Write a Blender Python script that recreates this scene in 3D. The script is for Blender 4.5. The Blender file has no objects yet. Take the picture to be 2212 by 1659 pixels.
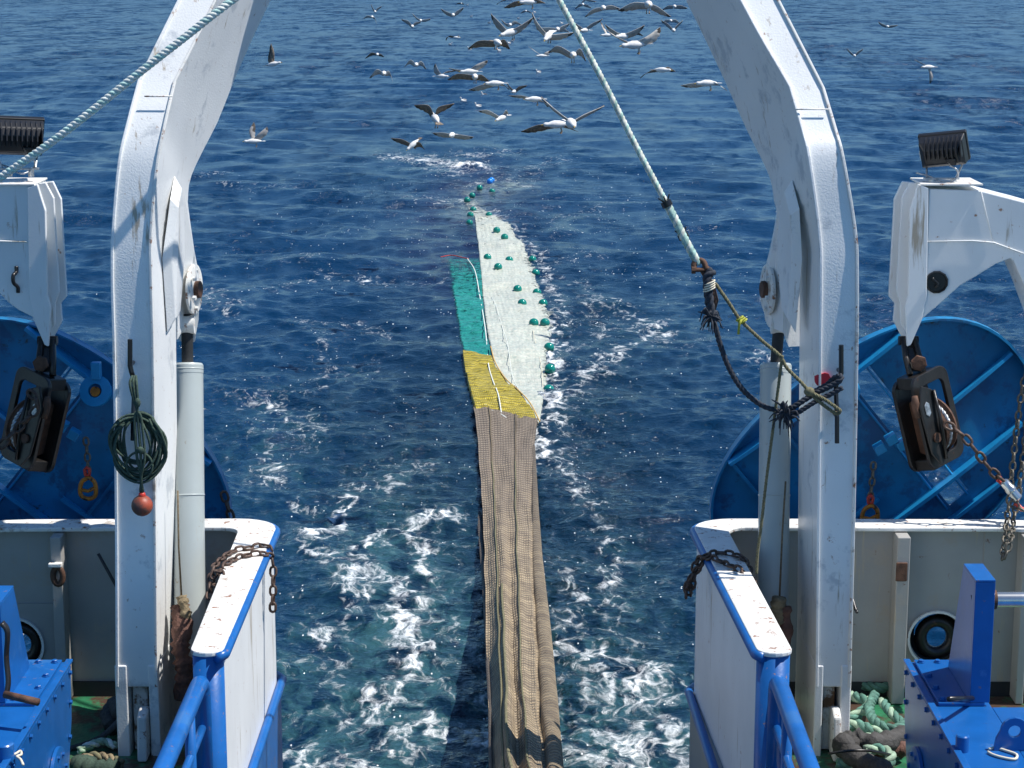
import bpy, math, random
import numpy as np
from mathutils import Vector, Matrix

S = bpy.context.scene
COL = S.collection
R = math.radians

# ------------------------------------------------------------------ camera, sky, sun, exposure
PITCH, FOC, CAM_Z = R(12.0), 4400.0, 10.0          # focal length in units of a 2212 wide frame
cam_d = bpy.data.cameras.new('camera')
cam_d.sensor_width = 36.0
cam_d.lens = 36.0 * FOC / 2212.0
cam_d.clip_start = 0.5
cam_d.clip_end = 20000.0
cam = bpy.data.objects.new('camera', cam_d)
COL.objects.link(cam)
cam.location = (0, 0, CAM_Z)
cam.rotation_euler = (R(90) - PITCH, 0, 0)
S.camera = cam

SUN_EL, SUN_AZ = R(60.0), R(93.5)                   # azimuth measured clockwise from +Y (aft)
sun_dir = Vector((math.cos(SUN_EL) * math.sin(SUN_AZ), math.cos(SUN_EL) * math.cos(SUN_AZ), math.sin(SUN_EL)))
world = bpy.data.worlds.new('World')
S.world = world
world.use_nodes = True
wn, wl = world.node_tree.nodes, world.node_tree.links
for n in list(wn):
    wn.remove(n)
wo = wn.new('ShaderNodeOutputWorld')
bg = wn.new('ShaderNodeBackground')
sky = wn.new('ShaderNodeTexSky')
sky.sky_type = 'NISHITA'
sky.sun_disc = False
sky.sun_elevation = SUN_EL
sky.sun_rotation = SUN_AZ
sky.air_density = 1.0
sky.dust_density = 0.0
sky.ozone_density = 3.0
bg.inputs['Strength'].default_value = 0.086
tint = wn.new('ShaderNodeVectorMath')
tint.operation = 'MULTIPLY'
tint.inputs[1].default_value = (0.70, 0.98, 1.20)
wl.new(sky.outputs[0], tint.inputs[0])
wl.new(tint.outputs[0], bg.inputs['Color'])
wl.new(bg.outputs[0], wo.inputs[0])
sun_l = bpy.data.lights.new('sun', 'SUN')
sun_l.energy = 5.0
sun_l.angle = R(0.5)
sun_l.color = (1.0, 0.965, 0.91)
sun = bpy.data.objects.new('sun', sun_l)
COL.objects.link(sun)
sun.rotation_euler = sun_dir.to_track_quat('Z', 'Y').to_euler()
S.view_settings.view_transform = 'Standard'
S.view_settings.look = 'None'
S.view_settings.gamma = 1.0
S.view_settings.use_curve_mapping = False
S.view_settings.exposure = 0.28
S.cycles.use_denoising = True
S.cycles.max_bounces = 6
S.cycles.sample_clamp_indirect = 6.0

# ------------------------------------------------------------------ geometry helpers
CP, SP = math.cos(PITCH), math.sin(PITCH)


def ray(px, py):
    a, b = (px - 1106.0) / FOC, (829.5 - py) / FOC
    return Vector((a, CP + b * SP, -SP + b * CP))


def U(px, py, Y):
    """point of the sight line through (px, py) on the athwart plane y = Y"""
    d = ray(px, py)
    return Vector((d.x, d.y, d.z)) * (Y / d.y) + Vector((0, 0, CAM_Z))


def UZ(px, py, Z=0.0):
    """point of the sight line through (px, py) on the level z = Z"""
    d = ray(px, py)
    return d * ((Z - CAM_Z) / d.z) + Vector((0, 0, CAM_Z))


def hsh(i, s=0):
    x = math.sin(i * 127.1 + s * 311.7) * 43758.5453
    return x - math.floor(x)


class MB:
    def __init__(s):
        s.v, s.f, s.m = [], [], []

    def add(s, vs, fs, m=0):
        o = len(s.v)
        s.v += [tuple(v) for v in vs]
        s.f += [tuple(o + i for i in f) for f in fs]
        s.m += [m] * len(fs)
        return s

    def hexa(s, p, m=0):
        # p: 0-3 one face, 4-7 the opposite face
        return s.add(p, [(3, 2, 1, 0), (4, 5, 6, 7), (0, 1, 5, 4), (1, 2, 6, 5), (2, 3, 7, 6), (3, 0, 4, 7)], m)

    def box(s, x0, x1, y0, y1, z0, z1, m=0):
        return s.hexa([(x0, y0, z0), (x1, y0, z0), (x1, y1, z0), (x0, y1, z0), (x0, y0, z1), (x1, y0, z1), (x1, y1, z1), (x0, y1, z1)], m)

    def obox(s, c, ax, ay, az, m=0):
        c, ax, ay, az = Vector(c), Vector(ax), Vector(ay), Vector(az)
        p = [c + i * ax + j * ay + k * az for k in (-1, 1) for i, j in ((-1, -1), (1, -1), (1, 1), (-1, 1))]
        return s.hexa(p, m)

    def prism(s, poly, ext, m=0):
        ext = Vector(ext)
        n = len(poly)
        a = [Vector(p) for p in poly]
        b = [p + ext for p in a]
        fs = [tuple(range(n))[::-1], tuple(range(n, 2 * n))]
        fs += [(i, (i + 1) % n, n + (i + 1) % n, n + i) for i in range(n)]
        return s.add(a + b, fs, m)

    def loft(s, rings, m=0, close=True, caps=True):
        n = len(rings[0])
        vs = [p for r in rings for p in r]
        fs = []
        for k in range(len(rings) - 1):
            for i in range(n if close else n - 1):
                j = (i + 1) % n
                fs.append((k * n + i, k * n + j, (k + 1) * n + j, (k + 1) * n + i))
        if caps and close:
            fs.append(tuple(range(n))[::-1])
            fs.append(tuple((len(rings) - 1) * n + i for i in range(n)))
        return s.add(vs, fs, m)

    def tube(s, path, r, n=8, m=0, closed=False, flat=1.0):
        P = [Vector(p) for p in path]
        N = len(P)
        rr = r if isinstance(r, (list, tuple)) else [r] * N
        T = []
        for i in range(N):
            a = P[(i - 1) % N] if (closed or i > 0) else P[i]
            b = P[(i + 1) % N] if (closed or i < N - 1) else P[i]
            t = (b - a)
            T.append(t.normalized() if t.length > 1e-9 else Vector((0, 0, 1)))
        up = Vector((0, 0, 1)) if abs(T[0].z) < 0.9 else Vector((0, 1, 0))
        nrm = (up - T[0] * up.dot(T[0])).normalized()
        rings = []
        for i in range(N):
            nrm = nrm - T[i] * nrm.dot(T[i])
            nrm = nrm.normalized() if nrm.length > 1e-6 else T[i].orthogonal().normalized()
            bn = T[i].cross(nrm)
            rings.append([P[i] + (nrm * math.cos(2 * math.pi * k / n) * flat + bn * math.sin(2 * math.pi * k / n)) * rr[i] for k in range(n)])
        if closed:
            rings.append(rings[0])
        return s.loft(rings, m, True, not closed)

    def lathe(s, c, axis, prof, n=16, m=0, ref=None, caps=True):
        """prof: list of (distance along axis, radius)"""
        c, axis = Vector(c), Vector(axis).normalized()
        u = (Vector(ref) - axis * Vector(ref).dot(axis)).normalized() if ref else axis.orthogonal().normalized()
        w = axis.cross(u)
        rings = [[c + axis * d + (u * math.cos(2 * math.pi * k / n) + w * math.sin(2 * math.pi * k / n)) * max(r, 1e-4) for k in range(n)] for d, r in prof]
        return s.loft(rings, m, True, caps)

    def sphere(s, c, r, n=14, m=0, sq=(1, 1, 1)):
        c = Vector(c)
        k = n // 2
        rings = []
        for i in range(k + 1):
            t = math.pi * i / k
            rings.append([c + Vector((math.sin(t) * math.cos(2 * math.pi * j / n) * r * sq[0], math.sin(t) * math.sin(2 * math.pi * j / n) * r * sq[1], -math.cos(t) * r * sq[2])) for j in range(n)])
        rings[0] = [c + Vector((math.cos(2 * math.pi * j / n), math.sin(2 * math.pi * j / n), 0)) * r * .01 - Vector((0, 0, r * sq[2])) for j in range(n)]
        rings[-1] = [c + Vector((math.cos(2 * math.pi * j / n), math.sin(2 * math.pi * j / n), 0)) * r * .01 + Vector((0, 0, r * sq[2])) for j in range(n)]
        return s.loft(rings, m)

    def build(s, name, mats, parent=None, smooth=False, bevel=0, angle=None):
        me = bpy.data.meshes.new(name)
        org = parent_origin(parent)
        me.from_pydata([(v[0] - org.x, v[1] - org.y, v[2] - org.z) for v in s.v], [], s.f)
        if not isinstance(mats, (list, tuple)):
            mats = [mats]
        for mt in mats:
            me.materials.append(mt)
        if any(s.m):
            me.polygons.foreach_set('material_index', s.m)
        if smooth:
            me.polygons.foreach_set('use_smooth', [True] * len(me.polygons))
            if angle:
                try:
                    me.set_sharp_from_angle(angle=R(angle))
                except Exception:
                    pass
        me.validate()
        # make normals point outwards
        import bmesh
        bm = bmesh.new()
        bm.from_mesh(me)
        bmesh.ops.recalc_face_normals(bm, faces=bm.faces)
        bm.to_mesh(me)
        bm.free()
        o = bpy.data.objects.new(name, me)
        COL.objects.link(o)
        if parent is not None:
            o.parent = parent
            ORG[o.name] = org.copy()
        if bevel:
            b = o.modifiers.new('bevel', 'BEVEL')
            b.width = bevel
            b.segments = 2
            b.limit_method = 'ANGLE'
            b.angle_limit = R(35)
            b.harden_normals = False
        return o


ORG = {}


def parent_origin(p):
    if p is None:
        return Vector((0, 0, 0))
    return ORG.get(p.name, Vector((0, 0, 0)))


def tag(o, label=None, cat=None, group=None, kind=None):
    if label:
        o['label'] = label
    if cat:
        o['category'] = cat
    if group:
        o['group'] = group
    if kind:
        o['kind'] = kind
    return o


def thing(name, loc, label, cat, group=None):
    o = bpy.data.objects.new(name, None)
    COL.objects.link(o)
    o.location = loc
    o.empty_display_size = 0.2
    ORG[o.name] = Vector(loc)
    return tag(o, label, cat, group)


def smoothpath(pts, k=6):
    """Catmull-Rom through the points"""
    P = [Vector(p) for p in pts]
    if len(P) < 3:
        return [P[0].lerp(P[-1], i / k) for i in range(k + 1)]
    out = []
    for i in range(len(P) - 1):
        a = P[i - 1] if i else P[0] * 2 - P[1]
        b, c = P[i], P[i + 1]
        d = P[i + 2] if i + 2 < len(P) else P[-1] * 2 - P[-2]
        for j in range(k):
            t = j / k
            out.append(0.5 * ((2 * b) + (c - a) * t + (2 * a - 5 * b + 4 * c - d) * t * t + (3 * b - a - 3 * c + d) * t ** 3))
    out.append(P[-1])
    return out


def resample(path, step):
    P = [Vector(p) for p in path]
    out = [P[0].copy()]
    acc = 0.0
    for a, b in zip(P, P[1:]):
        L = (b - a).length
        while L > 1e-9 and acc + L >= step:
            t = (step - acc) / L
            a = a.lerp(b, t)
            out.append(a.copy())
            L = (b - a).length
            acc = 0.0
        acc += L
    if (out[-1] - P[-1]).length > step * 0.2:
        out.append(P[-1].copy())
    return out


def laid_rope(mb, path, rad, pitch=None, n=6, mats=(0, 0, 1), step=None):
    """three strands twisted round the path"""
    pitch = pitch or rad * 7
    path = resample(path, step or pitch / 9)
    N = len(path)
    T = [((path[min(i + 1, N - 1)] - path[max(i - 1, 0)]).normalized()) for i in range(N)]
    nrm = T[0].orthogonal().normalized()
    fr = []
    for i in range(N):
        nrm = (nrm - T[i] * nrm.dot(T[i])).normalized()
        fr.append((nrm.copy(), T[i].cross(nrm)))
    L = 0.0
    dist = [0.0]
    for a, b in zip(path, path[1:]):
        L += (b - a).length
        dist.append(L)
    for k in range(3):
        pts = []
        for i in range(N):
            a = 2 * math.pi * (dist[i] / pitch + k / 3)
            pts.append(path[i] + (fr[i][0] * math.cos(a) + fr[i][1] * math.sin(a)) * rad * 0.5)
        mb.tube(pts, rad * 0.56, n, mats[k])
    return mb


# ------------------------------------------------------------------ materials
def nodes_of(m):
    m.use_nodes = True
    return m.node_tree.nodes, m.node_tree.links


def mat(name, col, rough=0.5, metal=0.0, var=0.12, vscale=3.0, bump=0.0, bscale=60.0, rust=0.0, rscale=6.0, rcol=(0.16, 0.05, 0.02), dirt=0.0, dcol=(0.12, 0.10, 0.08), spec=None, streak=0.0, bdist=0.004):
    m = bpy.data.materials.new(name)
    N, L = nodes_of(m)
    b = N['Principled BSDF']
    b.inputs['Roughness'].default_value = rough
    b.inputs['Metallic'].default_value = metal
    if spec is not None:
        b.inputs['Specular IOR Level'].default_value = spec
    tc = N.new('ShaderNodeTexCoord')
    nz = N.new('ShaderNodeTexNoise')
    nz.inputs['Scale'].default_value = vscale
    nz.inputs['Detail'].default_value = 6
    L.new(tc.outputs['Object'], nz.inputs['Vector'])
    mr = N.new('ShaderNodeMapRange')
    mr.inputs[1].default_value = 0.3
    mr.inputs[2].default_value = 0.7
    mr.inputs[3].default_value = 1 - var
    mr.inputs[4].default_value = 1 + var
    L.new(nz.outputs['Fac'], mr.inputs[0])
    hv = N.new('ShaderNodeVectorMath')
    hv.operation = 'SCALE'
    hv.inputs[0].default_value = col[:3]
    L.new(mr.outputs[0], hv.inputs['Scale'])
    cur = hv.outputs[0]

    def layer(cur, amount, scale, color, lo_, seed, stretch=(1, 1, 1)):
        mp = N.new('ShaderNodeMapping')
        mp.inputs['Location'].default_value = (seed, seed * 2, seed * 3)
        mp.inputs['Scale'].default_value = stretch
        L.new(tc.outputs['Object'], mp.inputs[0])
        n2 = N.new('ShaderNodeTexNoise')
        n2.inputs['Scale'].default_value = scale
        n2.inputs['Detail'].default_value = 8
        n2.inputs['Roughness'].default_value = 0.68
        L.new(mp.outputs[0], n2.inputs['Vector'])
        r2 = N.new('ShaderNodeMapRange')
        r2.inputs[1].default_value = lo_ - 0.02
        r2.inputs[2].default_value = lo_ + 0.05
        L.new(n2.outputs['Fac'], r2.inputs[0])
        mx = N.new('ShaderNodeMix')
        mx.data_type = 'RGBA'
        L.new(r2.outputs[0], mx.inputs['Factor'])
        L.new(cur, mx.inputs['A'])
        mx.inputs['B'].default_value = (*color, 1)
        return mx.outputs['Result'], r2.outputs[0]
    rf = None
    if dirt > 0:
        cur, _ = layer(cur, dirt, 2.2, dcol, 0.68 - dirt * 0.30, 3.3)
    if streak > 0:
        cur, _ = layer(cur, streak, 5.0, (0.42, 0.36, 0.28), 0.69 - streak * 0.22, 9.1, (1.6, 1.6, 0.12))
    if rust > 0:
        cur, rf = layer(cur, rust, rscale, rcol, 0.70 - rust * 0.24, 7.7)
    L.new(cur, b.inputs['Base Color'])
    if bump > 0:
        nb = N.new('ShaderNodeTexNoise')
        nb.inputs['Scale'].default_value = bscale
        nb.inputs['Detail'].default_value = 3
        L.new(tc.outputs['Object'], nb.inputs['Vector'])
        bp = N.new('ShaderNodeBump')
        bp.inputs['Strength'].default_value = bump
        bp.inputs['Distance'].default_value = bdist
        L.new(nb.outputs['Fac'], bp.inputs['Height'])
        L.new(bp.outputs[0], b.inputs['Normal'])
    return m


M = {}
M['white'] = mat('white_paint', (0.84, 0.84, 0.82), 0.33, var=0.05, vscale=1.2, bump=0.42, bscale=55, rust=0.17, rscale=9, rcol=(0.34, 0.18, 0.09), streak=0.30, dirt=0.28, dcol=(0.60, 0.62, 0.63), bdist=0.006)
M['white_smooth'] = mat('white_plate_paint', (0.80, 0.81, 0.80), 0.4, var=0.06, vscale=1.5, bump=0.2, bscale=50, rust=0.16, rscale=8, rcol=(0.35, 0.16, 0.07), streak=0.30)
M['white_worn'] = mat('worn_white_paint', (0.74, 0.73, 0.69), 0.55, var=0.10, vscale=4, bump=0.6, bscale=90, rust=0.44, rscale=13, rcol=(0.26, 0.11, 0.05), dirt=0.25, dcol=(0.38, 0.33, 0.27))
M['white_dirty_shaded'] = mat('aged_shaded_bulwark_paint', (0.34, 0.33, 0.31), 0.55, var=0.10, vscale=1.5, bump=0.3, bscale=40, rust=0.14, rscale=6, streak=0.30, dirt=0.3, dcol=(0.35, 0.32, 0.28))  # base darkened for shade on the panels, under rust and streaks
M['ram'] = mat('grey_white_ram_paint', (0.42, 0.46, 0.45), 0.3, var=0.05, vscale=2, bump=0.1, bscale=30, rust=0.08, rscale=9, rcol=(0.25, 0.17, 0.08), streak=0.2)
M['blue'] = mat('blue_gloss_paint', (0.008, 0.100, 0.34), 0.28, var=0.10, vscale=4, bump=0.15, bscale=30, rust=0.14, rscale=14, rcol=(0.20, 0.12, 0.09), dirt=0.25, dcol=(0.04, 0.15, 0.40))
M['blue_worn'] = mat('worn_blue_paint', (0.009, 0.105, 0.35), 0.33, var=0.12, vscale=5, bump=0.2, bscale=30, rust=0.28, rscale=16, rcol=(0.26, 0.15, 0.11), dirt=0.3, dcol=(0.03, 0.14, 0.38))
M['door_blue'] = mat('trawl_door_blue', (0.006, 0.165, 0.36), 0.42, var=0.3, vscale=1.6, bump=0.35, bscale=30, rust=0.25, rscale=5, rcol=(0.02, 0.055, 0.075), dirt=0.45, dcol=(0.012, 0.10, 0.24))
M['door_edge'] = mat('trawl_door_edge_blue', (0.012, 0.26, 0.55), 0.4, var=0.15, vscale=3, bump=0.3, bscale=35, rust=0.08, rscale=8, rcol=(0.03, 0.06, 0.06))
M['black'] = mat('black_paint', (0.012, 0.012, 0.013), 0.3, var=0.2)
M['black_plastic'] = mat('black_housing', (0.014, 0.014, 0.015), 0.38, var=0.2, bump=0.1, bscale=80)
M['block'] = mat('black_block_steel', (0.016, 0.014, 0.013), 0.38, var=0.35, vscale=8, bump=0.4, bscale=40, rust=0.28, rscale=7, rcol=(0.09, 0.035, 0.015))
M['rust'] = mat('rusty_steel', (0.10, 0.046, 0.026), 0.75, var=0.45, vscale=14, bump=0.8, bscale=90)
M['chain'] = mat('rusted_chain_steel', (0.085, 0.052, 0.038), 0.55, metal=0.3, var=0.5, vscale=20, bump=0.5, bscale=120)
M['chain_grey'] = mat('grey_chain_steel', (0.14, 0.125, 0.10), 0.5, metal=0.5, var=0.4, vscale=20)
M['steel'] = mat('bare_steel', (0.62, 0.62, 0.60), 0.22, metal=0.9, var=0.2, vscale=9)
M['galv'] = mat('galvanised_wire', (0.42, 0.44, 0.46), 0.45, metal=0.7, var=0.4, vscale=30)
M['red'] = mat('red_paint', (0.48, 0.035, 0.02), 0.4, var=0.3, vscale=18, rust=0.25, rscale=12)
M['orange_hook'] = mat('orange_hook_paint', (0.42, 0.15, 0.01), 0.45, var=0.3, vscale=18, rust=0.55, rscale=16, rcol=(0.03, 0.018, 0.01))
M['ball'] = mat('weathered_red_float', (0.30, 0.055, 0.025), 0.5, var=0.3, vscale=9, bump=0.3, bscale=60, dirt=0.4, dcol=(0.12, 0.05, 0.035))
M['rope_mint'] = mat('mint_rope_fibre', (0.46, 0.66, 0.60), 0.75, var=0.25, vscale=35, bump=0.8, bscale=260, bdist=0.003)
M['rope_white'] = mat('white_rope_fibre', (0.72, 0.74, 0.68), 0.75, var=0.2, vscale=35, bump=0.8, bscale=260, bdist=0.003)
M['rope_mint_dirty'] = mat('dirty_mint_rope_fibre', (0.34, 0.50, 0.44), 0.8, var=0.4, vscale=25, bump=0.8, bscale=260, bdist=0.003)
M['rope_grey'] = mat('grey_white_rope_fibre', (0.60, 0.62, 0.54), 0.8, var=0.35, vscale=25, bump=0.8, bscale=260, bdist=0.003)
M['rope_green'] = mat('dark_green_cord', (0.040, 0.070, 0.050), 0.85, var=0.4, vscale=50, bump=0.8, bscale=300, bdist=0.003)
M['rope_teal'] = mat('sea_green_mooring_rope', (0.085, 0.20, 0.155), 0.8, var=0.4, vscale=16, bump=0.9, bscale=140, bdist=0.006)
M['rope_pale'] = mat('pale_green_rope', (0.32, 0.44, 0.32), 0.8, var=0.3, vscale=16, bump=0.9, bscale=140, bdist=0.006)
M['rope_dark'] = mat('blue_black_rope', (0.030, 0.036, 0.050), 0.8, var=0.4, vscale=40, bump=0.8, bscale=260, bdist=0.003)
M['rope_olive'] = mat('olive_rope', (0.17, 0.155, 0.085), 0.85, var=0.35, vscale=40, bump=0.8, bscale=260, bdist=0.003)
M['rope_brown'] = mat('brown_twine', (0.15, 0.115, 0.07), 0.85, var=0.35, vscale=40)
M['yellow_tie'] = mat('yellow_tie', (0.42, 0.42, 0.05), 0.7, var=0.3, vscale=50)
M['cream'] = mat('cream_cord', (0.70, 0.64, 0.50), 0.8, var=0.1)
M['canvas'] = mat('dark_grey_canvas', (0.055, 0.052, 0.05), 0.8, var=0.35, vscale=8, bump=0.9, bscale=25, bdist=0.02)
M['brown_canvas'] = mat('brown_rag_cloth', (0.13, 0.062, 0.045), 0.8, var=0.4, vscale=9, bump=0.9, bscale=25, bdist=0.02)
M['tan_cloth'] = mat('tan_cloth', (0.22, 0.17, 0.10), 0.85, var=0.4, vscale=14, bump=0.9, bscale=40, bdist=0.02)
M['deck'] = mat('green_deck_paint', (0.028, 0.16, 0.075), 0.35, var=0.3, vscale=5, bump=0.7, bscale=20, rust=0.86, rscale=2.2, rcol=(0.075, 0.045, 0.032), bdist=0.01)  # rust brown spread wide, also standing in for shade on the deck
M['float_green'] = mat('green_trawl_float', (0.006, 0.19, 0.15), 0.14, var=0.15, vscale=4)
M['float_blue'] = mat('blue_trawl_float', (0.02, 0.22, 0.70), 0.2, var=0.1, vscale=4)
M['lug_rusty'] = mat('rust_streaked_lug_paint', (0.62, 0.60, 0.56), 0.55, var=0.1, vscale=4, bump=0.5, bscale=60, rust=0.75, rscale=5, rcol=(0.16, 0.075, 0.03), dirt=0.4, dcol=(0.35, 0.28, 0.2))
M['hull_dark'] = mat('dark_recess_paint', (0.02, 0.022, 0.024), 0.7, var=0.3)
M['label'] = mat('pale_sticker', (0.45, 0.55, 0.58), 0.5, var=0.05)
M['gull_white'] = mat('gull_white_plumage', (0.72, 0.71, 0.69), 0.85, var=0.10, vscale=14)
M['gull_grey'] = mat('gull_grey_wing', (0.37, 0.35, 0.33), 0.85, var=0.22, vscale=16)
M['gull_under'] = mat('gull_pale_wing', (0.55, 0.51, 0.46), 0.85, var=0.22, vscale=18)
M['gull_brown'] = mat('gull_mottled_brown_wing', (0.21, 0.165, 0.125), 0.85, var=0.55, vscale=26)
M['gull_tip'] = mat('gull_dark_wing_tip', (0.085, 0.068, 0.055), 0.8, var=0.3, vscale=20)
M['beak'] = mat('gull_beak', (0.45, 0.30, 0.06), 0.5)
M['feet'] = mat('gull_feet', (0.28, 0.19, 0.12), 0.6)

# ------------------------------------------------------------------ noise
rng = np.random.RandomState(7)
PERM = rng.permutation(512)
PERM = np.concatenate([PERM, PERM])
GR = np.stack([np.cos(np.linspace(0, 2 * np.pi, 512, endpoint=False)), np.sin(np.linspace(0, 2 * np.pi, 512, endpoint=False))], 1)


def perlin(x, y, seed=0):
    x = np.asarray(x, float) + seed * 17.31
    y = np.asarray(y, float) + seed * 5.77
    xi, yi = np.floor(x).astype(int), np.floor(y).astype(int)
    xf, yf = x - xi, y - yi
    u, v = xf ** 3 * (xf * (xf * 6 - 15) + 10), yf ** 3 * (yf * (yf * 6 - 15) + 10)

    def g(ix, iy, dx, dy):
        h = PERM[(PERM[ix & 511] + iy) & 511]
        return GR[h, 0] * dx + GR[h, 1] * dy
    a = g(xi, yi, xf, yf) * (1 - u) + g(xi + 1, yi, xf - 1, yf) * u
    b = g(xi, yi + 1, xf, yf - 1) * (1 - u) + g(xi + 1, yi + 1, xf - 1, yf - 1) * u
    return (a * (1 - v) + b * v) * 1.4


def fbm(x, y, seed=0, oct=4):
    t, a, s = 0.0, 0.5, 1.0
    for k in range(oct):
        t = t + a * perlin(x * s, y * s, seed + k * 3)
        a *= 0.5
        s *= 2.03
    return t

# ------------------------------------------------------------------ the sea
NW = 110
wlen = np.exp(rng.uniform(np.log(0.20), np.log(7.0), NW))
wdir = rng.normal(0.0, 0.80, NW) + R(70)
wk = 2 * np.pi / wlen
wamp = 0.0062 * wlen ** 0.66 * rng.uniform(0.5, 1.3, NW)
wph = rng.uniform(0, 2 * np.pi, NW)
wkx, wky = wk * np.cos(wdir), wk * np.sin(wdir)


def wave_height(x, y, spacing=None):
    x, y = np.asarray(x, float), np.asarray(y, float)
    h = np.zeros(x.shape)
    for i in range(NW):
        a = wamp[i]
        if spacing is not None:
            a = a * np.clip((wlen[i] / spacing - 2.0) / 2.0, 0, 1)
        p = wkx[i] * x + wky[i] * y + wph[i]
        h += a * (np.sin(p) + 0.25 * np.sin(2 * p + 1.2))
    # smoother, boiling water in the wake: damp the small chop there a little and add slow swirls
    return h


NCX, NRY = 860, 860
tans = np.linspace(-0.36, 0.36, NCX)
# rows: even in sight-line angle inside the frame, then out to the horizon
ang = np.linspace(R(24.0), R(1.15), NRY - 60)
dist_a = CAM_Z / np.tan(ang)
dist_b = np.exp(np.linspace(np.log(dist_a[-1]), np.log(9000.0), 61))[1:]
dist = np.concatenate([dist_a, dist_b])
TX, DY = np.meshgrid(tans, dist)
SX, SY = TX * (DY * CP + CAM_Z * SP), DY
spx = DY * (tans[1] - tans[0])
dd = np.gradient(dist)
spy = np.repeat(dd[:, None], NCX, 1)
SPACING = np.maximum(spx, np.minimum(spy, 40))

# foam lanes: (photo-plane polyline on the water, width in metres, strength)
LANES = [
    ([(780, 1040), (850, 1032), (925, 1008)], .35, .9),
    ([(690, 1140), (722, 1132), (745, 1105), (762, 1078)], .26, 1.7),
    ([(765, 1215), (800, 1170), (870, 1150), (925, 1122), (978, 1110)], .26, 1.45),
    ([(860, 1150), (905, 1180), (905, 1232), (880, 1262), (862, 1320), (900, 1385), (925, 1405)], .30, 1.25),
    ([(850, 1290), (880, 1330), (925, 1390)], .42, 1.0),
    ([(660, 1160), (700, 1200), (750, 1245), (772, 1290), (722, 1340), (690, 1370), (688, 1420), (700, 1452)], .26, 1.05),
    ([(770, 1240), (850, 1240), (780, 1290)], .3, .7),
    ([(890, 1430), (862, 1482), (800, 1508), (770, 1540)], .28, 1.2),
    ([(930, 1400), (900, 1450), (870, 1500), (820, 1530)], .3, .9),
    ([(540, 1030), (620, 1022), (595, 985)], .25, .9),
    ([(600, 1080), (660, 1092), (700, 1085)], .2, .8),
    ([(530, 850), (590, 872), (640, 890), (622, 920), (670, 932)], .42, .85),
    ([(560, 1000), (590, 960), (560, 940)], .4, .6),
    ([(680, 840), (712, 800), (702, 745), (688, 712)], .22, .85),
    ([(755, 800), (815, 775)], .3, .7),
    ([(450, 625), (510, 672), (478, 690)], .5, .9),
    ([(580, 625), (640, 610), (700, 600)], .35, .9),
    ([(700, 590), (760, 600), (830, 610), (960, 605)], .4, .65),
    ([(640, 700), (760, 690), (840, 720)], .35, .6),
    ([(790, 1535), (850, 1510), (900, 1500), (980, 1500), (1040, 1490)], .2, .8),
    ([(590, 1640), (660, 1622), (740, 1632), (840, 1612), (900, 1590), (960, 1600), (1040, 1580)], .22, 1.1),
    ([(600, 1655), (700, 1670), (900, 1650)], .3, .9),
    ([(1205, 990), (1250, 1060), (1290, 1130), (1332, 1200), (1308, 1270), (1330, 1340)], .38, 1.05),
    ([(1250, 1120), (1330, 1140)], .3, .9),
    ([(1215, 1230), (1260, 1290), (1240, 1350), (1300, 1420)], .3, .8),
    ([(1215, 1400), (1300, 1440), (1395, 1500), (1410, 1460)], .32, 1.25),
    ([(1225, 1450), (1290, 1500), (1340, 1540), (1420, 1520)], .26, .85),
    ([(1225, 1530), (1290, 1570), (1350, 1602), (1420, 1592), (1475, 1560)], .26, 1.05),
    ([(1215, 1600), (1300, 1640), (1400, 1640), (1490, 1612)], .34, 1.2),
    ([(1200, 880), (1240, 830), (1320, 770), (1390, 738), (1430, 705)], .40, 1.15),
    ([(1180, 910), (1225, 850), (1262, 800)], .5, .95),
    ([(1240, 750), (1320, 700), (1420, 705)], .4, .6),
    ([(1300, 640), (1360, 682), (1425, 712)], .4, .95),
    ([(1230, 700), (1290, 660), (1250, 610)], .5, .6),
    ([(1640, 772), (1665, 765)], .5, 1.2),
    ([(1460, 745), (1500, 735)], .4, .5),
    ([(840, 340), (900, 345), (960, 352), (1000, 358), (1040, 362)], 1.0, 1.25),
    ([(1000, 362), (1038, 362)], .8, 1.7),
    ([(930, 365), (990, 372)], .7, .8),
    ([(975, 332), (1030, 336), (1090, 330)], 1.0, .95),
    ([(1020, 395), (1090, 385), (1130, 400)], .9, .7),
    ([(1140, 370), (1200, 345)], .8, .5),
    ([(1060, 455), (1120, 500), (1165, 560), (1190, 610), (1215, 680)], .35, 1.1),
    ([(1180, 480), (1240, 465), (1330, 440)], .6, .6),
    ([(1190, 570), (1280, 545)], .4, .6),
    ([(900, 430), (960, 440)], .7, .7),
    ([(1000, 430), (1030, 455)], .5, 1.0),
    ([(1190, 700), (1205, 760), (1180, 850), (1165, 920), (1165, 985)], .30, 1.5),
    ([(1160, 950), (1166, 1040)], .14, 1.5),
    ([(440, 380), (480, 375)], .6, .5),
    ([(470, 400), (560, 410), (620, 400)], .6, .4),
    ([(600, 560), (700, 570)], .5, .35),
]
foam = np.zeros(SX.shape)
near = (DY < 160)
wx = SX + 0.55 * fbm(SX * 1.1, SY * 0.8, 1, 4) + 0.25 * perlin(SX * 4, SY * 3, 9)
wy = SY + 1.3 * fbm(SX * 0.9, SY * 0.6, 5, 4)
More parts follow.
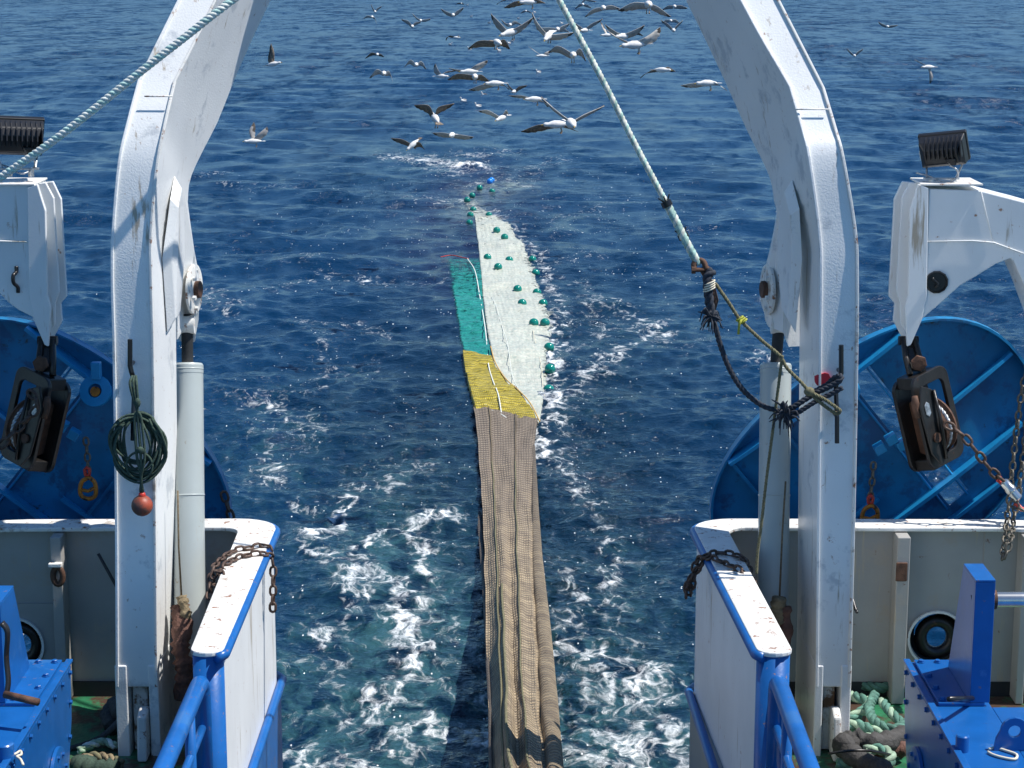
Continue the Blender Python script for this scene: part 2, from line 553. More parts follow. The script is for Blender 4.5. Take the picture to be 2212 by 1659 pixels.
for pts, w, st in LANES:
    P = [UZ(*p) for p in pts]
    W = w * 0.62
    best = np.full(SX.shape, 1e9)
    x0, x1 = min(p.x for p in P) - 5 * W - 1, max(p.x for p in P) + 5 * W + 1
    y0, y1 = min(p.y for p in P) - 12 * W - 2, max(p.y for p in P) + 12 * W + 2
    msk = (SX > x0) & (SX < x1) & (SY > y0) & (SY < y1)
    qx, qy = wx[msk], wy[msk]
    b = np.full(qx.shape, 1e9)
    for p, q in zip(P, P[1:]):
        ax, ay = p.x, p.y * 0.38
        bx, by = q.x, q.y * 0.38
        ex, ey = bx - ax, by - ay
        t = np.clip(((qx - ax) * ex + (qy * 0.38 - ay) * ey) / (ex * ex + ey * ey + 1e-9), 0, 1)
        b = np.minimum(b, np.hypot(qx - ax - t * ex, qy * 0.38 - ay - t * ey))
    g = st * np.exp(-(b / W) ** 1.4)
    foam[msk] = np.maximum(foam[msk], g) + 0.25 * np.minimum(foam[msk], g)


def blob(px, py, rx, ry):
    """soft patch on the water, radii in metres"""
    c = UZ(px, py)
    return np.exp(-(((wx - c.x) / rx) ** 2 + ((wy - c.y) / ry) ** 2))


aer = np.zeros(SX.shape)
for px, py, rx, ry, a in [(820, 1200, 1.6, 4.5, .75), (900, 1330, 1.3, 3.2, .8), (760, 1480, 1.6, 2.6, .9), (980, 1420, 1.0, 3.5, .9), (960, 1600, 2.2, 2.2, 1.2), (650, 1620, 1.6, 1.8, 1.0),
                          (1330, 1250, 1.0, 4.0, .5), (1340, 1500, 1.5, 2.8, .8), (1350, 1640, 1.8, 2.2, 1.2), (590, 1000, 1.2, 5, .4), (860, 1060, 1.5, 5, .4), (1330, 720, 2.6, 6, .35),
                          (600, 900, 1.5, 5, .35), (960, 350, 5, 14, .5), (1250, 900, 1.2, 5, .3)]:
    aer += a * blob(px, py, rx, ry)
aer *= 0.75 + 0.9 * fbm(SX * 0.9, SY * 0.5, 12, 4)
aer = np.clip(aer, 0, 1.3)
dark_net = np.clip(1.2 * blob(985, 470, 2.0, 13) + 1.0 * blob(1000, 540, 1.0, 9) + .9 * blob(1040, 385, 2.0, 10), 0, 1) * (0.7 + 0.8 * fbm(SX * 1.5, SY * .6, 21, 4))
pale_net = np.clip(1.3 * blob(1095, 402, 1.1, 3.0) + 1.0 * blob(1012, 440, .8, 5.0), 0, 1)
teal_net = np.clip(1.2 * blob(968, 600, .25, 5.0), 0, 1) * 0.0

SZ = wave_height(SX, SY, SPACING)
slick = np.clip(1.1 * np.exp(-(((SX - 9 - .03 * SY + 5 * fbm(SX * .1, SY * .04, 61, 3)) / 13) ** 2 + ((SY - 170) / 90) ** 2)) + .5 * np.exp(-(((SX - 6) / 3.0) ** 2 + ((SY - 70) / 18) ** 2)), 0, 1) * np.clip(.65 + 1.3 * fbm(SX * .25, SY * .05, 66, 3), 0, 1)
SZ = SZ * (1 - .45 * slick)
wake = np.clip(1.3 * np.exp(-(SX / (2.8 + DY * 0.03)) ** 2), 0, 1) * (DY < 140)
SZ = SZ * (1 - 0.25 * wake)
SZ += wake * (0.035 * fbm(SX * 0.7 + 3, SY * 0.45, 31, 4) + 0.02 * fbm(SX * 2.2, SY * 1.6, 37, 3))
SZ += 0.05 * np.clip(foam, 0, 1.4) * np.clip(1 - DY / 130, 0, 1) * (0.6 + fbm(SX * 3, SY * 2, 41, 3))
c = UZ(1018, 360)
SZ += 0.22 * np.exp(-(((SX - c.x) / 0.9) ** 2 + ((SY - c.y) / 1.6) ** 2)) * (1 + 1.2 * fbm(SX * 3, SY * 2, 44, 3))
hull = (SY < 20.6)
SZ = np.where(hull, SZ * 0.3, SZ)
spark = np.clip(1.0 * np.exp(-(SX / (3.6 + DY * 0.045)) ** 2) * (DY < 105) * np.clip((105 - DY) / 30, 0, 1), 0, 1)
spark = np.clip(spark * (0.75 + 1.1 * fbm(SX * 0.5, SY * 0.3, 51, 3)), 0, 1)


far = np.zeros(SX.shape)
for i in range(NW):
    lost = 1 - np.clip((wlen[i] / SPACING - 2.0) / 2.0, 0, 1)
    far += (lost * wamp[i] * wk[i]) ** 2 / 2
far = np.sqrt(far)


def sea_level(x, y):
    h = float(wave_height(np.array([x]), np.array([y]))[0])
    w = math.exp(-(x / (2.8 + y * 0.03)) ** 2) * 1.3
    return h * (1 - 0.25 * min(w, 1))


me = bpy.data.meshes.new('sea')
nv = NCX * NRY
co = np.stack([SX, SY, SZ], -1).reshape(-1, 3).astype(np.float32)
idx = np.arange(nv).reshape(NRY, NCX)
quads = np.stack([idx[:-1, :-1], idx[:-1, 1:], idx[1:, 1:], idx[1:, :-1]], -1).reshape(-1, 4).astype(np.int32)
# coarse skirt: the sea beyond the finely modelled fan, on both sides and under and behind the ship
ext_v, ext_f = [], []
o = nv
for side, ci in ((-1, 0), (1, NCX - 1)):
    step = 20
    ring = list(range(0, NRY, step)) + [NRY - 1]
    base = o + len(ext_v)
    for j in ring:
        ext_v.append((side * (abs(SX[j, ci]) * 3 + 400), SY[j, ci], 0.0))
    for a in range(len(ring) - 1):
        # fan between the edge vertices and the outer ones
        e = [int(idx[k, ci]) for k in range(ring[a], ring[a + 1] + 1)]
        for k in range(len(e) - 1):
            ext_f.append((e[k], e[k + 1], base + a) if side > 0 else (e[k + 1], e[k], base + a))
        ext_f.append((e[-1], base + a + 1, base + a) if side > 0 else (base + a + 1, e[-1], base + a))
allco = np.concatenate([co, np.array(ext_v, np.float32)])
nfq = len(quads)
me.vertices.add(len(allco))
me.vertices.foreach_set('co', allco.ravel())
tri = np.array(ext_f, np.int32)
me.loops.add(nfq * 4 + len(tri) * 3)
me.loops.foreach_set('vertex_index', np.concatenate([quads.ravel(), tri.ravel()]))
me.polygons.add(nfq + len(tri))
ls = np.concatenate([np.arange(nfq) * 4, nfq * 4 + np.arange(len(tri)) * 3]).astype(np.int32)
me.polygons.foreach_set('loop_start', ls)
me.polygons.foreach_set('use_smooth', np.ones(nfq + len(tri), bool))
me.update()
pad = len(ext_v)
for nm, arr in (('foam', foam), ('aerated', aer), ('sunk_dark', dark_net), ('sunk_pale', pale_net), ('spark', spark), ('wake', wake), ('far', far), ('slick', slick)):
    at = me.attributes.new(nm, 'FLOAT', 'POINT')
    at.data.foreach_set('value', np.concatenate([arr.ravel(), np.zeros(pad)]).astype(np.float32))
sea = bpy.data.objects.new('sea', me)
COL.objects.link(sea)
tag(sea, 'deep blue rippled sea with white wake foam behind the stern', 'sea', kind='structure')
# the water behind and under the ship as far as the horizon
bk = MB()
bk.add([(-27000, -9000, -0.06), (27000, -9000, -0.06), (27000, float(dist[0]) + .0, -0.06), (-27000, float(dist[0]), -0.06)], [(0, 1, 2, 3)])

wm = bpy.data.materials.new('sea_water')
N, L = nodes_of(wm)
b = N['Principled BSDF']
geo = N.new('ShaderNodeNewGeometry')


def attr(n):
    a = N.new('ShaderNodeAttribute')
    a.attribute_name = n
    return a.outputs['Fac']


def math_(op, a, b_=None, c_=None, clamp=False):
    n = N.new('ShaderNodeMath')
    n.operation = op
    n.use_clamp = clamp
    for i, v in enumerate((a, b_, c_)):
        if v is None:
            continue
        if isinstance(v, (int, float)):
            n.inputs[i].default_value = v
        else:
            L.new(v, n.inputs[i])
    return n.outputs[0]


def sstep(v, a, c_):
    n = N.new('ShaderNodeMapRange')
    n.interpolation_type = 'SMOOTHSTEP'
    n.inputs[1].default_value = a
    n.inputs[2].default_value = c_
    L.new(v, n.inputs[0])
    return n.outputs[0]


def noise(scale, detail=4, rough=0.55, dist_=0.0, vec=None, st=(1, 1, 1)):
    mp = N.new('ShaderNodeMapping')
    mp.inputs['Scale'].default_value = st
    L.new(vec if vec is not None else geo.outputs['Position'], mp.inputs[0])
    n = N.new('ShaderNodeTexNoise')
    n.inputs['Scale'].default_value = scale
    n.inputs['Detail'].default_value = detail
    n.inputs['Roughness'].default_value = rough
    n.inputs['Distortion'].default_value = dist_
    L.new(mp.outputs[0], n.inputs['Vector'])
    return n


def mixc(f, a, c_):
    n = N.new('ShaderNodeMix')
    n.data_type = 'RGBA'
    L.new(f, n.inputs['Factor'])
    for k, v in (('A', a), ('B', c_)):
        if isinstance(v, tuple):
            n.inputs[k].default_value = (*v, 1)
        else:
            L.new(v, n.inputs[k])
    return n.outputs['Result']


foam_a, aer_a = attr('foam'), attr('aerated')
yy_ = N.new('ShaderNodeSeparateXYZ')
L.new(geo.outputs['Position'], yy_.inputs[0])
# warped coordinates for the lace of foam
wn1 = noise(1.3, 3)
vsub = N.new('ShaderNodeVectorMath')
vsub.operation = 'MULTIPLY_ADD'
L.new(wn1.outputs['Color'], vsub.inputs[0])
vsub.inputs[1].default_value = (0.7, 1.1, 0)
L.new(geo.outputs['Position'], vsub.inputs[2])
WV = vsub.outputs[0]
vor = N.new('ShaderNodeTexVoronoi')
vor.feature = 'DISTANCE_TO_EDGE'
vor.inputs['Scale'].default_value = 3.6
mpv = N.new('ShaderNodeMapping')
mpv.inputs['Scale'].default_value = (1.0, 0.55, 0.0)
L.new(WV, mpv.inputs[0])
L.new(mpv.outputs[0], vor.inputs['Vector'])
web = math_('SUBTRACT', 1.0, sstep(vor.outputs['Distance'], 0.0, 0.22))
fn = noise(2.4, 9, 0.66, 0.6, WV, (1, 0.6, 1)).outputs['Fac']
fn2 = noise(11.0, 6, 0.7, 0.2, WV, (1, 0.7, 1)).outputs['Fac']
rdn = noise(2.1, 6, 0.62, 0.4, WV, (1, 0.55, 1)).outputs['Fac']
ridge = math_('SUBTRACT', 1.0, math_('MULTIPLY', math_('ABSOLUTE', math_('SUBTRACT', rdn, 0.5)), 9.0))
ridge = math_('MAXIMUM', ridge, 0.0)
comb = math_('ADD', math_('MULTIPLY', fn, 0.80), math_('ADD', math_('MULTIPLY', web, 0.12), math_('MULTIPLY', fn2, 0.40)))
comb = math_('ADD', comb, math_('MULTIPLY', ridge, 0.26))
dens = math_('MULTIPLY', foam_a, 0.215)
dens = math_('ADD', dens, math_('MULTIPLY', aer_a, 0.04))
val = math_('ADD', comb, dens)
fmask = math_('MULTIPLY', math_('POWER', sstep(val, 0.93, 1.36), 1.25), math_('MINIMUM', math_('MULTIPLY', math_('ADD', foam_a, math_('MULTIPLY', aer_a, 0.35)), 5.0), 1.0))
# white dots painted as sun glints and droplets on the churned water
vs = N.new('ShaderNodeTexVoronoi')
vs.inputs['Scale'].default_value = 9.0
mps = N.new('ShaderNodeMapping')
mps.inputs['Scale'].default_value = (1.0, 0.55, 0.0)
L.new(geo.outputs['Position'], mps.inputs[0])
L.new(mps.outputs[0], vs.inputs['Vector'])
sepc = N.new('ShaderNodeSeparateColor')
L.new(vs.outputs['Color'], sepc.inputs[0])
clus = sstep(noise(1.6, 4, 0.6, 0.0, None, (1, .6, 1)).outputs['Fac'], 0.44, 0.64)
spk = math_('MULTIPLY', attr('spark'), clus)
sdot = math_('MULTIPLY', sstep(vs.outputs['Distance'], 0.18, 0.07), math_('GREATER_THAN', sepc.outputs[0], math_('SUBTRACT', 1.0, math_('MULTIPLY', spk, 0.85))))
sdot.node.use_clamp = True
vs2 = N.new('ShaderNodeTexVoronoi')
vs2.inputs['Scale'].default_value = 4.6
L.new(mps.outputs[0], vs2.inputs['Vector'])
sep2 = N.new('ShaderNodeSeparateColor')
L.new(vs2.outputs['Color'], sep2.inputs[0])
sd2 = math_('MULTIPLY', sstep(vs2.outputs['Distance'], 0.15, 0.06), math_('GREATER_THAN', sep2.outputs[0], math_('SUBTRACT', 1.0, math_('MULTIPLY', spk, 0.70))))
sd2 = math_('MULTIPLY', sd2, sstep(yy_.outputs['Y'], 40.0, 60.0))
fm = math_('MAXIMUM', fmask, math_('MULTIPLY', math_('MAXIMUM', sdot, sd2), 0.9))
hz = math_('ADD', math_('MULTIPLY', aer_a, 0.9), math_('MULTIPLY', foam_a, 0.22))
hz = math_('MULTIPLY', hz, sstep(fn, 0.36, 0.66))
deep = mixc(math_('MULTIPLY', attr('wake'), math_('MULTIPLY', sstep(yy_.outputs['Y'], 90.0, 25.0), 0.85)), (0.0016, 0.026, 0.074), (0.0014, 0.010, 0.020))
base = mixc(math_('MINIMUM', hz, 0.9), deep, (0.030, 0.092, 0.105))
base = mixc(math_('MULTIPLY', attr('sunk_dark'), 0.8), base, (0.010, 0.008, 0.040))
base = mixc(math_('MULTIPLY', attr('sunk_pale'), math_('MULTIPLY', sstep(fn, 0.35, 0.65), 0.75)), base, (0.26, 0.33, 0.30))
base = mixc(fm, base, (0.86, 0.88, 0.88))
L.new(base, b.inputs['Base Color'])
rg = math_('ADD', math_('MULTIPLY', fm, 0.6), math_('ADD', 0.05, math_('MULTIPLY', attr('far'), 0.75)))
L.new(rg, b.inputs['Roughness'])
b.inputs['IOR'].default_value = 1.333
# ripples
n1 = noise(2.2, 3, 0.6, 0.3, None, (0.8, 1.1, 1)).outputs['Fac']
n2 = noise(9.0, 4, 0.6, 0.5, None, (0.8, 1.1, 1)).outputs['Fac']
n4 = noise(0.09, 4, 0.6, 0.4, None, (1.0, 1.6, 1)).outputs['Fac']
n3 = noise(0.7, 3, 0.6, 0.4, None, (0.8, 1.1, 1)).outputs['Fac']
hgt = math_('ADD', math_('MULTIPLY', n1, 0.14), math_('MULTIPLY', n2, 0.050))
hgt = math_('ADD', hgt, math_('MULTIPLY', n4, 0.25))
hgt = math_('ADD', hgt, math_('MULTIPLY', fm, 0.02))
bp = N.new('ShaderNodeBump')
bp.inputs['Strength'].default_value = 1.0
gust = math_('ADD', 0.55, math_('MULTIPLY', sstep(noise(0.045, 4, 0.6, 0.8, None, (1, 0.35, 1)).outputs['Fac'], 0.36, 0.64), 0.75))
L.new(math_('MULTIPLY', gust, math_('SUBTRACT', 1.0, math_('MULTIPLY', attr('slick'), 0.55))), bp.inputs['Strength'])
bp.inputs['Distance'].default_value = 1.0
L.new(hgt, bp.inputs['Height'])
def slope(scale, k, st):
    nn_ = noise(scale, 3, 0.6, 0.3, None, st)
    v = N.new('ShaderNodeVectorMath')
    v.operation = 'SUBTRACT'
    L.new(nn_.outputs['Color'], v.inputs[0])
    v.inputs[1].default_value = (0.5, 0.5, 0.5)
    v2 = N.new('ShaderNodeVectorMath')
    v2.operation = 'MULTIPLY'
    L.new(v.outputs[0], v2.inputs[0])
    v2.inputs[1].default_value = (k, k, 0)
    return v2.outputs[0]


va = N.new('ShaderNodeVectorMath')
va.operation = 'ADD'
L.new(slope(1.4, 6.5, (1.0, 0.5, 1)), va.inputs[0])
L.new(slope(0.35, 7.5, (1.0, 0.45, 1)), va.inputs[1])
vb = N.new('ShaderNodeVectorMath')
vb.operation = 'SCALE'
L.new(va.outputs[0], vb.inputs[0])
L.new(math_('MULTIPLY', math_('MULTIPLY', gust, attr('far')), math_('SUBTRACT', 1.0, math_('MULTIPLY', attr('slick'), 0.6))), vb.inputs['Scale'])
vc = N.new('ShaderNodeVectorMath')
vc.operation = 'ADD'
L.new(bp.outputs[0], vc.inputs[0])
L.new(vb.outputs[0], vc.inputs[1])
vd = N.new('ShaderNodeVectorMath')
vd.operation = 'NORMALIZE'
L.new(vc.outputs[0], vd.inputs[0])
L.new(vd.outputs[0], b.inputs['Normal'])
me.materials.append(wm)
so = bk.build('sea_behind_ship', wm)
so.name = 'sea'
tag(so, 'flat open sea under and ahead of the ship', 'sea', kind='structure')

# ------------------------------------------------------------------ the ship: deck, slipway, hull
DZ = 2.40                                       # working deck level
mb = MB()
mb.box(-8.0, -2.62, 2.0, 20.1, DZ - .12, DZ)
mb.box(2.35, 8.0, 2.0, 20.1, DZ - .12, DZ)
tag(mb.build('deck', M['deck']), 'green painted working deck worn and shaded to brown', 'deck', kind='structure')
mb = MB()
mb.prism([(-2.38, 20.3, 0.9), (-2.38, 20.3, -1.5), (-2.38, 6, -1.5), (-2.38, 6, 2.3), (-2.38, 13, 2.3)], (4.2, 0, 0))
tag(mb.build('slipway', M['hull_dark']), 'dark steel stern slipway ramp between the bulwarks', 'ramp', kind='structure')
mb = MB()
mb.box(-8.0, -2.64, 2.0, 20.28, -1.5, DZ - .124)
mb.box(2.40, 8.0, 2.0, 20.28, -1.5, DZ - .124)
tag(mb.build('hull', M['blue_worn']), 'blue painted trawler hull below the deck', 'hull', kind='structure')

RAILZ = 4.25


def bulwark(side):
    if side < 0:
        xo_f, xo_a, xi_f, xi_a = -2.43, -2.41, -2.71, -2.78
        lab = 'white bulwark left of the slipway with chain over its blue edged rail'
    else:
        xo_f, xo_a, xi_f, xi_a = 2.06, 1.86, 2.36, 2.20
        lab = 'white bulwark right of the slipway with a shaded blue edged rail'
    s = side
    t = thing('bulwark', (xo_f, 16.4, DZ), lab, 'bulwark', 'bulwarks either side of the slipway')
    # cap rail: plan outline, thickness 5 cm
    xe = s * 8.0
    outer = [(xo_f, 16.34), (xo_a, 20.0)]
    for k in range(1, 7):                         # rounded aft corner
        a = k / 6 * math.pi / 2
        outer.append((xo_a + s * .42 * (1 - math.cos(a)), 20.0 + .36 * math.sin(a)))
    outer.append((s * 5.0, 20.33))
    outer.append((xe, 19.95))
    inner = [(xe, 19.60), (s * 5.0, 20.0), (xi_a + s * .18, 20.03)]
    for k in range(1, 5):
        a = k / 4 * math.pi / 2
        inner.append((xi_a + s * .18 * (1 - math.sin(a)), 20.03 - .18 * (1 - math.cos(a))))
    cx, rr = (xo_f + xi_f) / 2, abs(xo_f - xi_f) / 2
    inner.append((xi_f, 16.34))
    for k in range(1, 8):                         # rounded fore end
        a = k / 8 * math.pi
        inner.append((cx + (xi_f - cx) * math.cos(a), 16.34 - rr * .8 * math.sin(a)))
    poly = outer + inner
    mb = MB().prism([(x, y, RAILZ - .045) for x, y in poly], (0, 0, .045))
    mb.build('cap_rail', M['white_worn'], t, bevel=.012)
    # blue pipe nosing along the slipway edge
    e = [(xo_f + s * .05, 16.24, 0)] + [(x, y, 0) for x, y in outer[:8]]
    e = [Vector((x - s * .005, y + .005, RAILZ - .055)) for x, y, z in e]
    MB().tube(e, .045, 10).build('edge_pipe', M['blue_worn'], t, smooth=True)
    MB().tube([(cx, 16.38, RAILZ - .03), (cx, 16.38, 0.9)], rr * .95, 20).build('end_post', M['blue_worn'], t, smooth=True)
    # slipway side plate (white) and the blue strake below it
    x1, x2 = xo_f + s * .03, xo_a + s * .03
    zb = 2.58 if s < 0 else 2.45
    MB().hexa([(x1, 16.42, zb), (x2, 20.02, zb), (x2 + s * .08, 20.02, zb), (x1 + s * .08, 16.42, zb), (x1, 16.42, RAILZ - .05), (x2, 20.02, RAILZ - .05), (x2 + s * .08, 20.02, RAILZ - .05), (x1 + s * .08, 16.42, RAILZ - .05)]).build('side_plate', M['white_smooth'], t)
    mt = M['blue_worn'] if s < 0 else M['white_dirty_shaded']
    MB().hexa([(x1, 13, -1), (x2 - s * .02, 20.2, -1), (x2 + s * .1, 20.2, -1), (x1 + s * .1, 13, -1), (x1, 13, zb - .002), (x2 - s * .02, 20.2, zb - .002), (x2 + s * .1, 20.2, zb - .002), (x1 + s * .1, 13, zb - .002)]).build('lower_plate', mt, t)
    MB().tube([(x1 - s * .02, 13, zb), (x2 - s * .05, 20.12, zb), (x2 + s * .03, 20.25, zb)], .045, 10).build('rubbing_strake', M['blue_worn'], t, smooth=True)
    # transom panel (its hawse hole is a polar-cut opening)
    yb = 20.12
    hc = U(34, 1392, yb) if s < 0 else U(2022, 1378, yb)
    hr = .27
    x_a, x_b = min(xe, xo_a + s * .12), max(xe, xo_a + s * .12)
    n = 32
    vs = []
    for k in range(n):
        a = 2 * math.pi * k / n
        vs.append((hc.x + hr * math.cos(a), yb, hc.z + hr * math.sin(a)))
    for k in range(n):
        a = 2 * math.pi * k / n
        c_, s_ = math.cos(a), math.sin(a)
        q = 1 / max(abs(c_), abs(s_))
        vs.append((hc.x + .45 * c_ * q, yb, hc.z + .45 * s_ * q))
    fs = [(k, (k + 1) % n, n + (k + 1) % n, n + k) for k in range(n)]
    mb = MB().add(vs, fs)
    zt = RAILZ - .046
    for (a0, a1, z0, z1) in ((x_a, hc.x - .45, DZ - .1, zt), (hc.x + .45, x_b, DZ - .1, zt), (hc.x - .45, hc.x + .45, DZ - .1, hc.z - .45), (hc.x - .45, hc.x + .45, hc.z + .45, zt)):
        mb.add([(a0, yb, z0), (a1, yb, z0), (a1, yb, z1), (a0, yb, z1)], [(0, 1, 2, 3)])
    o = mb.build('transom_plate', M['white_dirty_shaded'], t)
    sd = o.modifiers.new('thick', 'SOLIDIFY')
    sd.thickness = .02
    sd.offset = 1 if s > 0 else -1
    # waterway strip at the foot of the panel
    MB().box(x_a, x_b - (0.2 if s > 0 else 0), yb - .03, yb - .004, DZ, DZ + .16).build('foot_strip', M['hull_dark'], t)
    # inner plate of the fore-and-aft run
    x3, x4 = xi_f - s * .02, xi_a - s * .02
    MB().hexa([(x3, 16.5, DZ), (x4, 19.9, DZ), (x4 - s * .02, 19.9, DZ), (x3 - s * .02, 16.5, DZ), (x3, 16.5, zt), (x4, 19.9, zt), (x4 - s * .02, 19.9, zt), (x3 - s * .02, 16.5, zt)]).build('inner_plate', M['white_dirty_shaded'], t)
    # hawse: black tube and the heavy rusty ring inside it
    MB().lathe((hc.x, yb - .05, hc.z), (0, 1, 0), [(0, hr + .035), (.03, hr + .035), (.03, hr + .012), (0, hr + .012), (0, hr + .035)], 32, caps=False).build('hawse_rim', M['white_worn'], t, smooth=True, angle=30)
    rp = []
    for k in range(20):
        a = 2 * math.pi * k / 20
        rp.append((hc.x + .03 + .165 * math.cos(a), yb + .13, hc.z - .03 + .175 * math.sin(a)))
    MB().tube(rp, .065, 10, closed=True).build('hawse_ring', M['block'], t, smooth=True)
    MB().lathe((hc.x, yb + .005, hc.z), (0, 1, 0), [(0, hr - .002), (.2, hr - .002), (.2, hr - .012), (.2, .19)], 32, caps=False).build('hawse_tube', M['hull_dark'], t, smooth=True)
    # vertical ribs
    for px0, px1, kind in (((114, 137, 'ring'), (-160, -138, '')) if s < 0 else ((1934, 1962, 'patch'), (2205, 2222, ''))):
        p0, p1 = U(px0, 1300, yb - .28), U(px1, 1300, yb - .28)
        r = MB().box(p0.x, p1.x, yb - .28, yb - .024, DZ + .01, zt - .01).build('rib', M['white_dirty_shaded'], t, bevel=.01)
        if kind == 'ring':
            q = U(126, 1243, yb - .3)
            MB().box(p0.x - .012, p1.x + .012, yb - .36, yb - .281, q.z + .10, q.z + .14).build('ring_hood', M['white_worn'], r, bevel=.008)
            ring = [(q.x + .05 * math.cos(a), yb - .32, q.z + .09 * math.sin(a)) for a in [2 * math.pi * k / 16 for k in range(16)]]
            MB().tube(ring, .03, 8, closed=True).build('ring', M['rust'], r, smooth=True)
        if kind == 'patch':
            q = U(1948, 1236, yb - .3)
            MB().box(q.x - .058, q.x + .058, yb - .30, yb - .281, q.z - .10, q.z + .10).build('doubler_plate', M['rust'], r, bevel=.01)
    return t, hc


bulw_l, hcl = bulwark(-1)
bulw_r, hcr = bulwark(1)

# deck hook bars on the transom panels
for pts, lab in (([(212, 1196), (232, 1232), (262, 1285)], 'thin dark bent bar on the white panel left of the left gantry leg'), ([(1838, 1286), (1849, 1318), (1851, 1322)], 'short dark rod beside the right gantry leg')):
    P = [U(x, y, 19.85 if k < 2 else 19.6) for k, (x, y) in enumerate(pts)]
    tag(MB().tube(P, .017, 8).build('hook_bar', M['black'], smooth=True), lab, 'bar')


# ------------------------------------------------------------------ stern gantry
gan = thing('stern_gantry', (-.3, 18.5, DZ), 'tall white steel gantry whose two legs frame the towed net', 'gantry')


def leg_rings(pn_out, pn_in, pf_in, Yn, Yf):
    rings = []
    Bs = [U(b_[0], b_[1], y0) for b_, y0 in zip(pn_in, Yn)]
    for i, (a, b_, f, y0, y1) in enumerate(zip(pn_out, pn_in, pf_in, Yn, Yf)):
        A, B = U(a[0], a[1], y0), Bs[i]
        # the far corner lies where its sight line meets the side plane of the leg
        F = U(f[0], f[1], y1)
        if i < 5:
            F.x = B.x + .02 * (1 if B.x < 0 else -1)
        elif False:
            j = min(i, len(Bs) - 2)
            t_ = Bs[j + 1] - Bs[j] if i >= 7 else Bs[j + 1] - Bs[j - 1]
            n_ = t_.cross(Vector((0, 1, 0)))
            d = ray(f[0], f[1])
            k = n_.dot(B - Vector((0, 0, CAM_Z))) / n_.dot(d)
            F = d * k + Vector((0, 0, CAM_Z))
        rings.append((A, B, F, F + (A - B)))
    return rings


Yn = [18.5, 18.5, 18.5, 18.52, 18.56, 18.66, 18.80, 19.02, 19.46]
Yf = [19.65, 19.65, 19.65, 19.68, 19.74, 19.92, 20.10, 20.42, 20.90]
L_out = [(252, 1484), (250, 1100), (245, 760), (241, 600), (243, 500), (256, 354), (275, 267), (300, 174), (386, 0)]
L_in = [(340, 1484), (336, 1100), (332, 760), (328, 600), (328, 500), (342, 354), (359, 267), (380, 177), (468, 0)]
L_far = [(380, 1430), (381, 1060), (384, 730), (386, 600), (392, 530), (404, 450), (414, 380), (470, 266), (544, 88)]
R_out = [(1836, 1484), (1846, 1100), (1852, 760), (1853, 600), (1849, 500), (1822, 340), (1806, 280), (1779, 190), (1682, 0)]
R_in = [(1762, 1484), (1766, 1100), (1769, 760), (1771, 600), (1768, 506), (1745, 340), (1731, 280), (1704, 188), (1598, 0)]
R_far = [(1706, 1430), (1703, 1060), (1702, 730), (1700, 600), (1692, 530), (1676, 450), (1662, 383), (1612, 280), (1524, 88)]


def make_leg(po, pi, pf, side):
    R_ = leg_rings(po, pi, pf, Yn, Yf)
    # carry the leaning part on above the picture
    dN = R_[-1][0] - R_[-2][0]
    top = [Vector(p) + dN * 2.4 for p in R_[-1]]
    low = [smoothpath([r[c] for r in R_[:8]], 4) + smoothpath([R_[7][c], R_[8][c], top[c]], 4)[1:] for c in range(4)]
    rings = [tuple(low[c][k] for c in range(4)) for k in range(len(low[0]))]
    lg = MB().loft([list(r) for r in rings]).build('leg', M['white'], gan, bevel=.012, smooth=True, angle=13)
    tag(lg, 'gantry leg left of the net' if side < 0 else 'gantry leg right of the net')
    # raised weld flanges along both front edges
    for e, nm in ((0, 'edge_flange'), (1, 'edge_flange')):
        mb = MB()
        rr = []
        for r in rings:
            w = (r[1] - r[0]).normalized()
            d = (r[2] - r[1]).normalized()
            p = r[e]
            q = p + w * (.022 if e == 0 else -.022)
            rr.append([p - w * (.006 if e == 0 else -.006) - d * .022, q - d * .022, q + d * .004, p - w * (.006 if e == 0 else -.006) + d * .004])
        mb.loft(rr).build(nm, M['white_worn'] if e == (1 if side < 0 else 0) else M['white'], lg, bevel=.006)
    return lg, R_, top


legL, RL, topL = make_leg(L_out, L_in, L_far, -1)
legR, RR, topR = make_leg(R_out, R_in, R_far, 1)
# crossbeam joining the legs overhead (above the picture)
MB().hexa([topL[0] - Vector((0, 0, .1)), topR[0] - Vector((0, 0, .1)), topR[3] - Vector((0, 0, .1)), topL[3] - Vector((0, 0, .1)), topL[0] + Vector((.2, 0, .5)), topR[0] + Vector((-.2, 0, .5)), topR[3] + Vector((-.2, 0, .5)), topL[3] + Vector((.2, 0, .5))]).build('crossbeam', M['white'], gan, bevel=.02)

